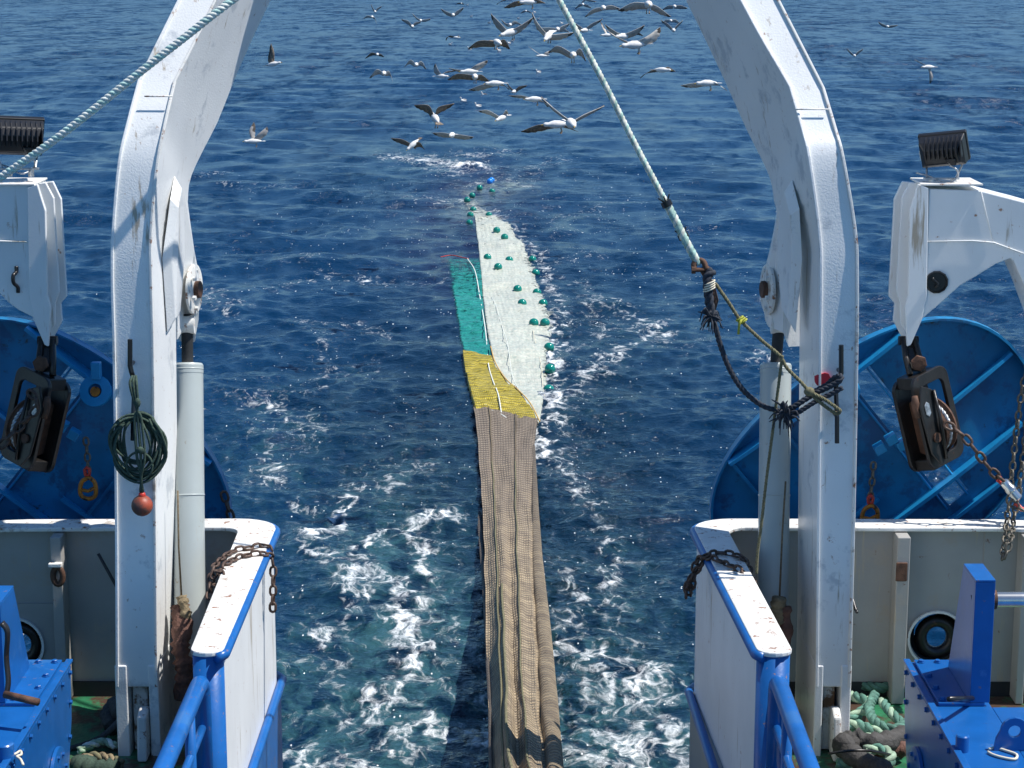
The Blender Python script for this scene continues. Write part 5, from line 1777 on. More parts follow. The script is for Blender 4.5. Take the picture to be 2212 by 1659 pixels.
lumpy('canvas_roll', [dk(1812, 1618, .2), dk(1850, 1600, .22), dk(1900, 1606, .22), dk(1950, 1592, .2)], .10, M['canvas'], 'dark grey canvas roll lying on the green ropes', 'canvas', 21)
lumpy('canvas_roll', [dk(1830, 1625, .18), dk(1870, 1650, .2), dk(1910, 1668, .2), dk(1950, 1690, .2)], .10, M['canvas'], 'dark grey canvas roll slanting to the bottom edge by the gearbox', 'canvas', 25)
lumpy('canvas_roll', [dk(1870, 1608, .14), dk(1915, 1618, .14), dk(1955, 1615, .14)], .08, M['brown_canvas'], 'dark brown cloth tucked between the canvas rolls', 'cloth', 29)
tag(MB().tube(smoothpath([dk(1790, 1628, .3), dk(1830, 1622, .34), dk(1880, 1622, .32), dk(1930, 1632, .2)], 6), .014, 6).build('lashing_cord', M['black'], smooth=True), 'thin black cord tied round the canvas rolls', 'cord')
# the deck at the left
lumpy('canvas_roll', [dk(262, 1540, .25), dk(246, 1520, .22), dk(238, 1545, .15), dk(246, 1572, .1)], .09, M['canvas'], 'dark bundle on the green deck left of the gantry foot', 'bundle', 33)
tag(MB().tube(smoothpath([dk(150, 1618, .02), dk(200, 1602, .04), dk(232, 1582, .1), dk(262, 1552, .2)], 6), .03, 8).build('hose', M['canvas'], smooth=True), 'thin black hose crossing the worn green deck at the left', 'hose')
heap([dk(170, 1622, .05), dk(195, 1610, .07), dk(225, 1602, .07), dk(250, 1612, .05)], .042, [M['rope_pale'], M['rope_white']], 'frayed off white rope end on the left deck', 12)
heap([dk(178, 1640, .03), dk(205, 1634, .05), dk(240, 1640, .05), dk(262, 1650, .05)], .05, [M['tan_cloth'], M['rope_olive']], 'muddy tan rope on the left deck below the white one', 13)
lumpy('rope_fluff', [dk(168, 1655, .06), dk(200, 1660, .08), dk(250, 1665, .08)], .10, M['rope_green'], 'dark green tangle at the bottom edge of the left deck', 'rope', 41)


# ------------------------------------------------------------------ the trawl net
def netmat(name, col, col2, su, sv, bump=.5, var=.25, wet=False, nsc=3.5, hi=(.35, .68)):
    m = bpy.data.materials.new(name)
    N, L = nodes_of(m)
    b = N['Principled BSDF']
    b.inputs['Roughness'].default_value = .75
    uv = N.new('ShaderNodeUVMap')
    mp = N.new('ShaderNodeMapping')
    mp.inputs['Scale'].default_value = (su, sv, 1)
    L.new(uv.outputs[0], mp.inputs[0])
    # knit: wavy rows crossing columns
    nz0 = N.new('ShaderNodeTexNoise')
    nz0.inputs['Scale'].default_value = .35
    L.new(mp.outputs[0], nz0.inputs['Vector'])
    ad = N.new('ShaderNodeVectorMath')
    ad.operation = 'MULTIPLY_ADD'
    L.new(nz0.outputs['Color'], ad.inputs[0])
    ad.inputs[1].default_value = (.8, .8, 0)
    L.new(mp.outputs[0], ad.inputs[2])
    w1 = N.new('ShaderNodeTexWave')
    w1.bands_direction = 'Y'
    w1.inputs['Scale'].default_value = .314
    w1.inputs['Distortion'].default_value = .6
    w1.inputs['Detail'].default_value = 1
    L.new(ad.outputs[0], w1.inputs['Vector'])
    w2 = N.new('ShaderNodeTexWave')
    w2.bands_direction = 'X'
    w2.inputs['Scale'].default_value = .314
    L.new(ad.outputs[0], w2.inputs['Vector'])
    mu = N.new('ShaderNodeMath')
    mu.operation = 'MULTIPLY'
    L.new(w1.outputs['Fac'], mu.inputs[0])
    L.new(w2.outputs['Fac'], mu.inputs[1])
    w1b = N.new('ShaderNodeMath')
    w1b.operation = 'MULTIPLY'
    w1b.inputs[1].default_value = .8
    mu2 = N.new('ShaderNodeMath')
    mu2.operation = 'MULTIPLY'
    mu2.inputs[1].default_value = .35
    L.new(mu.outputs[0], mu2.inputs[0])
    ad2 = N.new('ShaderNodeMath')
    ad2.operation = 'ADD'
    L.new(mu2.outputs[0], ad2.inputs[0])
    L.new(w1.outputs['Fac'], w1b.inputs[0])
    L.new(w1b.outputs[0], ad2.inputs[1])
    tc = N.new('ShaderNodeTexCoord')
    nz = N.new('ShaderNodeTexNoise')
    nz.inputs['Scale'].default_value = nsc
    nz.inputs['Detail'].default_value = 7
    nz.inputs['Roughness'].default_value = .7
    L.new(tc.outputs['Object'], nz.inputs['Vector'])
    rp = N.new('ShaderNodeMapRange')
    rp.inputs[1].default_value = hi[0]
    rp.inputs[2].default_value = hi[1]
    L.new(nz.outputs['Fac'], rp.inputs[0])
    mx = N.new('ShaderNodeMix')
    mx.data_type = 'RGBA'
    L.new(rp.outputs[0], mx.inputs['Factor'])
    mx.inputs['A'].default_value = (*col, 1)
    mx.inputs['B'].default_value = (*col2, 1)
    cur_ = mx.outputs['Result']
    if wet:
        g_ = N.new('ShaderNodeNewGeometry')
        sp_ = N.new('ShaderNodeSeparateXYZ')
        L.new(g_.outputs['Position'], sp_.inputs[0])
        aa = N.new('ShaderNodeMath')
        aa.operation = 'MULTIPLY_ADD'
        L.new(nz.outputs['Fac'], aa.inputs[0])
        aa.inputs[1].default_value = 7.0
        L.new(sp_.outputs['Y'], aa.inputs[2])
        rr_ = N.new('ShaderNodeMapRange')
        rr_.inputs[1].default_value = 33.0
        rr_.inputs[2].default_value = 43.0
        L.new(aa.outputs[0], rr_.inputs[0])
        m2 = N.new('ShaderNodeMix')
        m2.data_type = 'RGBA'
        L.new(rr_.outputs[0], m2.inputs['Factor'])
        L.new(cur_, m2.inputs['A'])
        m2.inputs['B'].default_value = (.235, .185, .135, 1)
        cur_ = m2.outputs['Result']
    sc = N.new('ShaderNodeMapRange')
    sc.inputs[1].default_value = 0
    sc.inputs[2].default_value = 1.2
    sc.inputs[3].default_value = 1 - var * 1.6
    sc.inputs[4].default_value = 1 + var * .6
    L.new(ad2.outputs[0], sc.inputs[0])
    vm = N.new('ShaderNodeVectorMath')
    vm.operation = 'SCALE'
    L.new(cur_, vm.inputs[0])
    L.new(sc.outputs[0], vm.inputs['Scale'])
    L.new(vm.outputs[0], b.inputs['Base Color'])
    bp = N.new('ShaderNodeBump')
    bp.inputs['Strength'].default_value = bump
    bp.inputs['Distance'].default_value = .035
    L.new(ad2.outputs[0], bp.inputs['Height'])
    L.new(bp.outputs[0], b.inputs['Normal'])
    if name.split('_')[0] in ('white', 'teal', 'yellow'):
        # open mesh: the sea shows through towards the frayed edges
        b.inputs['Roughness'].default_value = .42
        ed = N.new('ShaderNodeAttribute')
        ed.attribute_name = 'edge'
        nh = N.new('ShaderNodeTexNoise')
        nh.inputs['Scale'].default_value = 5.0
        nh.inputs['Detail'].default_value = 9
        nh.inputs['Roughness'].default_value = .72
        L.new(tc.outputs['Object'], nh.inputs['Vector'])
        q1 = N.new('ShaderNodeMath')
        q1.operation = 'MULTIPLY_ADD'
        L.new(ed.outputs['Fac'], q1.inputs[0])
        q1.inputs[1].default_value = .34
        L.new(nh.outputs['Fac'], q1.inputs[2])
        q2 = N.new('ShaderNodeMapRange')
        q2.inputs[1].default_value = .60
        q2.inputs[2].default_value = .74
        q2.inputs[3].default_value = 1.0
        q2.inputs[4].default_value = .12
        L.new(q1.outputs[0], q2.inputs[0])
        L.new(q2.outputs[0], b.inputs['Alpha'])
    return m


NM = {'brown': netmat('brown_codend_netting', (.42, .325, .205), (.25, .19, .125), 22, 1.0, .9, .35, True, 2.6, (.40, .60)),
      'grey': netmat('shaded_grey_netting', (.15, .12, .095), (.10, .08, .07), 26, 1.0, .6, .3),
      'yellow': netmat('yellow_netting', (.56, .44, .04), (.38, .30, .02), 30, 1.0, .8, .35),
      'teal': netmat('teal_netting', (.018, .31, .235), (.008, .17, .17), 20, 1.0, .6, .15, nsc=9),
      'white': netmat('white_netting', (.60, .585, .49), (.40, .46, .39), 20, 1.0, .25, .06, nsc=14, hi=(.40,.62))}

net = thing('trawl_net', UZ(1095, 900), 'long trawl net hauled up the stern, brown then yellow, teal and white with green floats', 'trawl net')


def interp(tab, y):
    """tab: list of (y, value...) with y falling"""
    tab = sorted(tab)
    if y <= tab[0][0]:
        return tab[0][1]
    for a, b_ in zip(tab, tab[1:]):
        if y <= b_[0]:
            t = (y - a[0]) / (b_[0] - a[0])
            return a[1] + (b_[1] - a[1]) * t
    return tab[-1][1]


def netsheet(name, rows, nu, off, mt, parent=net, rowlen=.16):
    """rows: list of (left point, right point) in the world; off(u, k, K, p) -> vector"""
    vs, uv = [], []
    K = len(rows)
    acc = 0
    for k, (a, b_) in enumerate(rows):
        if k:
            acc += ((a + b_) / 2 - (rows[k - 1][0] + rows[k - 1][1]) / 2).length
        for i in range(nu + 1):
            u = i / nu
            p = a.lerp(b_, u)
            vs.append(p + off(u, k / (K - 1), p))
            uv.append((u, acc / rowlen))
    fs = []
    for k in range(K - 1):
        for i in range(nu):
            q = k * (nu + 1) + i
            fs.append((q, q + 1, q + nu + 2, q + nu + 1))
    mb = MB().add(vs, fs)
    me_ = bpy.data.meshes.new(name)
    org = parent_origin(parent)
    me_.from_pydata([tuple(Vector(v) - org) for v in mb.v], [], mb.f)
    ul = me_.uv_layers.new(name='UVMap')
    li = np.zeros(len(me_.loops), np.int32)
    me_.loops.foreach_get('vertex_index', li)
    ul.data.foreach_set('uv', np.array(uv, np.float32)[li].ravel())
    me_.polygons.foreach_set('use_smooth', [True] * len(me_.polygons))
    me_.materials.append(mt)
    o = bpy.data.objects.new(name, me_)
    COL.objects.link(o)
    o.parent = parent
    return o


# centre line distances of the hanging part: picture row -> athwart plane
YTAB = [(2100, 12.5), (1800, 15.6), (1659, 18.3), (1500, 22.7), (1300, 28.7), (1150, 33.7), (1000, 38.9), (925, 41.9), (900, 43.2), (850, 45.6)]
LTAB = [(2100, 1080), (1800, 1072), (1659, 1060), (1500, 1056), (1350, 1050), (1200, 1047), (1100, 1043), (1000, 1036), (900, 1027)]
RTAB = [(2100, 1235), (1800, 1222), (1659, 1180), (1500, 1165), (1350, 1160), (1200, 1152), (1100, 1150), (1000, 1152), (925, 1160), (900, 1163)]


def gsn(u, c, w):
    return math.exp(-((u - c) / w) ** 2)


def folds(u, v, p):
    # v 0 near the ship, 1 at the water
    s_ = (1 - v) ** 1.0
    h = .16 * s_ * gsn(u, .38 - .05 * s_, .10) + .10 * s_ * gsn(u, .70, .10) - .30 * s_ * gsn(u, .02, .16) + .05 * s_ * gsn(u, .54, .05) - .10 * s_ * gsn(u, .52, .06) + .02 * gsn(u, .2, .08) - .12 * (u > .95) * s_
    h *= 1.1
    h += .018 * perlin(np.array([u * 7 + p.y * .3]), np.array([p.y * .9]), 3)[0] + .03 * perlin(np.array([u * 3]), np.array([p.y * .45]), 5)[0]
    return Vector((.02 * perlin(np.array([u * 3]), np.array([p.y * .6]), 8)[0], -h * .25, h))


rows = []
yy = 2000.0
ylist = []
while yy > 1000:
    ylist.append(yy)
    yy -= 5 if yy > 1300 else 3.5
ylist.append(1000)
rows = [(U(interp(LTAB, y), y, interp(YTAB, y)), U(interp(RTAB, y), y, interp(YTAB, y))) for y in ylist]
netsheet('codend_netting', rows, 44, folds, NM['brown'])
# upper, wetter part; its lower edge follows the curved seam
ys = [1000 - 3.0 * k for k in range(0, 33)]
rows2 = []
for y in ys:
    yl = y - (1000 - y) * .30
    ll = interp(LTAB, yl) if yl > 900 else 1027 + (yl - 900) * .2
    rows2.append((U(ll, yl, interp(YTAB, yl)), U(interp(RTAB, y), y, interp(YTAB, y))))
seam_row = rows2[-1]
seampts = [(1027, 897), (1060, 896), (1075, 897), (1088, 906), (1108, 916), (1130, 921), (1155, 926)]


def seam_off(u, v, p):
    # bow the end of the sheet into the stepped seam
    tgt_y = interp([(0, 897), (.26, 896), (.38, 898), (.48, 906), (.64, 916), (.8, 921), (1.0, 926)], 0) if False else 0
    return folds(u, 1.0, p)


netsheet('wet_netting', rows2, 44, seam_off, NM['brown'])
# narrow fold that splits off at the right
ylist3 = [y for y in ylist if y < 2000]
r3 = []
for y in ylist3 + [980, 960]:
    gl = interp([(2100, 1232), (1800, 1205), (1659, 1183), (1500, 1168), (1350, 1161), (1200, 1152), (1000, 1153), (950, 1154)], y)
    gr = interp([(2100, 1275), (1800, 1240), (1659, 1219), (1500, 1205), (1350, 1190), (1200, 1172), (1100, 1164), (1000, 1158), (950, 1155)], y)
    Yd = interp(YTAB, y)
    r3.append((U(gl - 6, y, Yd + .05), U(gr, y, Yd + .05)))
netsheet('side_fold', r3, 14, lambda u, v, p: Vector((0, -.01, (.12 - .10 * v) * math.sin(math.pi * min(max(u, 0), 1)) ** .7 - .10 * (1 - v) - .05 * gsn(u, 0, .15) + .02 * (1 - v) * math.sin(p.y * 2.1 + u * 5))), NM['brown'])
# lower layer showing at the left, its shade put into darker netting
r4 = []
for y in [2000 - 8 * k for k in range(118)]:
    gl = interp([(2100, 1060), (1659, 1056), (1500, 1054), (1350, 1046), (1250, 1042), (1150, 1034), (1080, 1028), (1050, 1040)], y)
    gr = interp(LTAB, y) + 22
    Yd = interp(YTAB, y)
    r4.append((U(gl, y, Yd + .25), U(gr, y, Yd + .25)))
netsheet('under_layer', r4, 8, lambda u, v, p: Vector((0, 0, -.12 + .03 * math.sin(u * 9))), NM['grey'])


def netrope(pts, r, mt, nm='seam_rope', pitch=None):
    mb = MB()
    laid_rope(mb, pts, r, pitch or r * 6, 5, (0, 0, 0), step=max(.05, r * 1.6))
    return mb.build(nm, mt, net, smooth=True)


def on_sheet(rws, u, fn, lift=.02):
    K = len(rws)
    return [a.lerp(b_, u) + fn(u, k / (K - 1), a.lerp(b_, u)) + Vector((0, -.01, lift)) for k, (a, b_) in enumerate(rws)]


netrope(on_sheet(rows, .24, folds) , .016, M['rope_olive'])
netrope(on_sheet(rows2, .24, seam_off), .016, M['rope_brown'])
netrope(on_sheet(rows, .66, folds), .014, M['rope_olive'])
netrope(on_sheet(rows2, .66, seam_off), .012, M['rope_brown'])
netrope(on_sheet(rows, .34, folds)[:150], .02, M['rope_olive'])


def wz(px, py, dz):
    p = UZ(px, py, 0.0)
    return Vector((p.x, p.y, sea_level(p.x, p.y) * .9 + dz))


def watersheet(name, left, right, mt, dz, nu, nk, ragL, ragR, seed, sag=None):
    """panel lying on the sea between two picture outlines"""
    la, ra = smoothpath([Vector((x, y, 0)) for x, y in left], 10), smoothpath([Vector((x, y, 0)) for x, y in right], 10)

    def at_(path, t):
        f = t * (len(path) - 1)
        i = min(int(f), len(path) - 2)
        return path[i].lerp(path[i + 1], f - i)
    vs, uv = [], []
    acc, prev = 0, None
    PX, PY, G = [], [], []
    for k in range(nk + 1):
        t = k / nk
        A, B = at_(la, t), at_(ra, t)
        for i in range(nu + 1):
            u = i / nu
            q = A.lerp(B, u)
            p = UZ(q.x, q.y, 0)
            PX.append(p.x)
            PY.append(p.y)
            G.append((u, t))
    PX, PY, G = np.array(PX), np.array(PY), np.array(G)
    H = wave_height(PX, PY) * (1 - .25 * np.clip(1.3 * np.exp(-(PX / (2.8 + PY * .03)) ** 2), 0, 1))
    rag = fbm(PX * 3.0, PY * 1.6, seed, 3)
    edge = np.minimum(G[:, 0] / max(ragL, 1e-3), (1 - G[:, 0]) / max(ragR, 1e-3))
    d = np.clip(1 - edge, 0, 1)
    if 'white' in name:
        d = d + .45 * np.clip((G[:, 1] - .84) / .16, 0, 1)
    Z = H * .9 + dz - d * .12 + rag * (.04 + .20 * d)
    mbv = [(float(x), float(y), float(z)) for x, y, z in zip(PX, PY, Z)]
    fs = []
    for k in range(nk):
        for i in range(nu):
            q = k * (nu + 1) + i
            fs.append((q, q + 1, q + nu + 2, q + nu + 1))
    me_ = bpy.data.meshes.new(name)
    org = parent_origin(net)
    me_.from_pydata([(v[0] - org.x, v[1] - org.y, v[2] - org.z) for v in mbv], [], fs)
    ul = me_.uv_layers.new(name='UVMap')
    li = np.zeros(len(me_.loops), np.int32)
    me_.loops.foreach_get('vertex_index', li)
    uvs = np.stack([G[:, 0], PY / (.28 if 'yellow' not in name else .16)], 1).astype(np.float32)
    ul.data.foreach_set('uv', uvs[li].ravel())
    at = me_.attributes.new('edge', 'FLOAT', 'POINT')
    ee = np.clip(1 - np.minimum(G[:, 0] / (ragL * 1.6), (1 - G[:, 0]) / (ragR * 1.6)), 0, 1)
    if 'white' in name:
        ee = np.clip(ee + np.clip((G[:, 1] - .72) / .28, 0, 1), 0, 1.2)
    if 'teal' in name:
        ee = np.clip(ee + .5 * np.clip((G[:, 1] - .6) / .4, 0, 1) + .2, 0, 1.2)
    at.data.foreach_set('value', ee.astype(np.float32))
    me_.polygons.foreach_set('use_smooth', [True] * len(me_.polygons))
    me_.materials.append(mt)
    o = bpy.data.objects.new(name, me_)
    COL.objects.link(o)
    o.parent = net
    return o


watersheet('yellow_netting', [(1027, 899), (1018, 872), (1010, 840), (1004, 805), (998, 772)], [(1166, 918), (1150, 888), (1122, 862), (1088, 818), (1062, 778)], NM['yellow'], .10, 40, 60, .02, .02, 61)
# strip of yellow along the seam that carries the curved hem
hem = [wz(x, y, .135) for x, y in [(1027, 898), (1045, 896), (1062, 896), (1075, 900), (1088, 908), (1108, 917), (1130, 922), (1156, 928)]]
netrope(smoothpath(hem, 6), .020, M['rope_white'], 'hem_rope', .12)
watersheet('teal_netting', [(998, 774), (990, 735), (983, 690), (975, 650), (966, 600), (958, 557)], [(1062, 781), (1054, 735), (1048, 690), (1044, 640), (1042, 600), (1037, 560)], NM['teal'], .045, 40, 110, .10, .02, 71)
watersheet('white_netting', [(1163, 915), (1130, 866), (1092, 820), (1064, 782), (1054, 735), (1047, 690), (1042, 640), (1038, 600), (1033, 540), (1028, 500), (1024, 470), (1006, 440), (1010, 425)],
           [(1167, 905), (1180, 860), (1190, 820), (1197, 760), (1204, 700), (1190, 650), (1172, 600), (1156, 560), (1135, 520), (1104, 482), (1070, 462), (1042, 446), (1028, 428)], NM['white'], .040, 60, 200, .015, .14, 81)
netrope(smoothpath([wz(x, y, .12) for x, y in [(1084, 905), (1076, 870), (1064, 830), (1055, 790), (1050, 740), (1044, 690), (1036, 640), (1026, 600), (1010, 570)]], 8), .017, M['rope_white'], 'seam_rope', .12)
netrope(smoothpath([wz(x, y, .125) for x, y in [(1166, 918), (1145, 882), (1120, 860), (1092, 822), (1070, 788), (1060, 770)]], 8), .018, mat('orange_hem_rope', (.55, .36, .12), .8), 'hem_rope', .12)
netrope(smoothpath([wz(x, y, .06) for x, y in [(1118, 850), (1106, 810), (1096, 760), (1086, 715), (1072, 670), (1062, 640)]], 8), .010, M['rope_white'], 'seam_rope', .1)
netrope(smoothpath([wz(x, y, .08) for x, y in [(1176, 868), (1172, 830), (1168, 790), (1152, 720), (1150, 700)]], 8), .010, M['cream'], 'seam_rope', .1)
netrope(smoothpath([wz(x, y, .06) for x, y in [(952, 556), (975, 553), (1000, 558), (1012, 562)]], 8), .02, M['red'], 'seam_rope', .1)

FL = [(1073, 502), (1090, 524), (1053, 557), (1100, 560, .05), (1076, 588), (1118, 628), (1128, 661), (1173, 663, .06), (1153, 707), (1177, 707), (1186, 762), (1188, 805), (1157, 592, .06), (1160, 633, .04), (1150, 560, .03),
      (1009, 438), (1020, 422), (1036, 412), (1063, 414, .03), (1016, 466, .05), (1056, 466, .05), (1014, 484, .04), (1185, 843, .03), (1022, 452, .04)]
FB = [(1062, 390), (1058, 399)]
fm_ = None
for i, f in enumerate(FL + FB):
    lift = f[2] - .01 if len(f) > 2 else .095
    p = wz(f[0], f[1], lift)
    if i in (0, len(FL)):
        mb = MB().sphere((0, 0, 0), .135, 22, sq=(1, 1, .97))
        fm_ = bpy.data.meshes.new('float')
        fm_.from_pydata(mb.v, [], mb.f)
        fm_.polygons.foreach_set('use_smooth', [True] * len(fm_.polygons))
        fm_.materials.append(M['float_green'] if i == 0 else M['float_blue'])
    o = bpy.data.objects.new('float', fm_)
    COL.objects.link(o)
    o.parent = net
    o.location = p - parent_origin(net)
    o.rotation_euler = (0, .3 * hsh(i), 0)
    if i >= len(FL):
        o['label'] = 'blue float'


# ------------------------------------------------------------------ gulls
def gull(pts, label, head=(0, -1, 0), chord=(.05, .75, -.62), brown=0.0, span=1.32, legs=False, body_k=1.0, oneside=False, dist=None):
    """pts: wing tip, wrist, body, wrist, tip as sighted; built at the distance where the wings measure 1.3 m"""
    V = [Vector((p[0], p[1], 0)) for p in pts]
    Lp = sum((b_ - a).length for a, b_ in zip(V, V[1:]))
    D = dist or min(max(FOC * span / max(Lp, 1), 24), 330)
    Y = D * .985
    W = [U(p[0], p[1], Y + dy) for p, dy in zip(pts, (.12, .0, .0, .0, .12))]
    bc = W[2].copy()
    k = 1.0
    hd = Vector(head).normalized()
    t = thing('gull', bc, label, 'gull', 'gulls flying over the wake')
    ch = Vector(chord).normalized()
    wm_ = M['gull_brown'] if brown > .6 else (M['gull_under'] if (brown > .25 and hsh(int(bc.x * 100)) > .35) else M['gull_grey'])
    for wi, (wr, tp) in enumerate(((W[1], W[0]), (W[3], W[4]))):
        if (wr - bc).length < .02:
            continue
        root = bc + (wr - bc).normalized() * .03 + hd * .05
        LE = smoothpath([root, wr, tp], 7)
        n = len(LE)
        vs, fs, mi = [], [], []
        for i, p in enumerate(LE):
            s_ = i / (n - 1)
            c_ = .185 + .035 * math.sin(s_ * 3.1) if s_ < .5 else .215 * (1 - ((s_ - .5) / .5) ** 2.0) + .012
            if s_ > .6 and i % 2:
                c_ *= .86
            back = ch + (tp - root).normalized() * (.5 * max(0, s_ - .45)) * 1.2
            back.normalize()
            nn = back.cross((tp - root).normalized())
            if nn.z < 0:
                nn = -nn
            vs += [p + nn * .006, p - nn * .006 * 1.0, p + back * c_ * .45 + nn * .022, p + back * c_ * .45 + nn * .008, p + back * c_ + nn * .001, p + back * c_ - nn * .003]
        for i in range(n - 1):
            a, b_ = i * 6, (i + 1) * 6
            q = [(a, a + 2, b_ + 2, b_), (a + 2, a + 4, b_ + 4, b_ + 2), (a + 1, b_ + 1, b_ + 3, a + 3), (a + 3, b_ + 3, b_ + 5, a + 5), (a, b_, b_ + 1, a + 1), (a + 4, a + 5, b_ + 5, b_ + 4)]
            fs += q
            dark = i >= n - 4
            mi += [1 if dark else (0), 1 if (dark or (brown > .25 and i > n // 2)) else 0, 1 if i >= n - 3 else 0, 1 if dark else 0, 0, 1 if dark else 0]
        fs += [(0, 1, 3, 2), (2, 3, 5, 4)]
        mi += [0, 0]
        a = (n - 1) * 6
        fs += [(a, a + 2, a + 3, a + 1), (a + 2, a + 4, a + 5, a + 3)]
        mi += [1, 1]
        mb = MB()
        mb.v, mb.f, mb.m = vs, fs, mi
        mb.build('wing', [wm_, M['gull_tip']], t, smooth=True)
    upv = Vector((0, 0, 1)) - hd * hd.z
    prof = [(-.24, .018), (-.16, .045), (-.06, .074), (.05, .08), (.12, .062), (.165, .043), (.20, .042), (.235, .044), (.265, .032), (.28, .012)]
    body_k *= 1.12
    prof = [(d * body_k, r * body_k) for d, r in prof]
    MB().lathe(bc - Vector((0, 0, .03)), hd, prof, 12).build('body', M['gull_white'], t, smooth=True)
    MB().lathe(bc - Vector((0, 0, .03)) + hd * .275 * body_k, hd - Vector((0, 0, .2)), [(0, .014), (.045, .009), (.06, .002)], 6).build('beak', M['beak'], t)
    sd = hd.cross(Vector((0, 0, 1)))
    if sd.length < .1:
        sd = Vector((1, 0, 0))
    sd.normalize()
    b0 = bc - Vector((0, 0, .03)) - hd * .18
    e = b0 - hd * .20 + Vector((0, 0, .0))
    dn = Vector((0, 0, -.012))
    tl = [b0 + sd * .035, b0 - sd * .035, e - sd * .10, e - hd * .02, e + sd * .10]
    MB().prism(tl, dn).build('tail', M['gull_brown'] if brown > .6 else M['gull_white'], t)
    if legs:
        mb = MB()
        for q in (-.03, .03):
            f0 = bc - hd * .08 + sd * q - Vector((0, 0, .09))
            mb.tube([f0, f0 - Vector((0, 0, .09)) - hd * .03], .008, 5)
            mb.tube([f0 - Vector((0, 0, .09)) - hd * .03, f0 - Vector((0, 0, .14)) + hd * .0], [.008, .018], 5)
        mb.build('feet', M['feet'], t)
    return t


def A(*p):        # sighted in the upper right sheet of the photograph
    return [(936.5 + x * .2710, y * .2710) for x, y in p]


def B(*p):
    return [(524.4 + x * .2258, y * .2258) for x, y in p]


def Cc(*p):
    return [(1461 + x * .3613, y * .3613) for x, y in p]


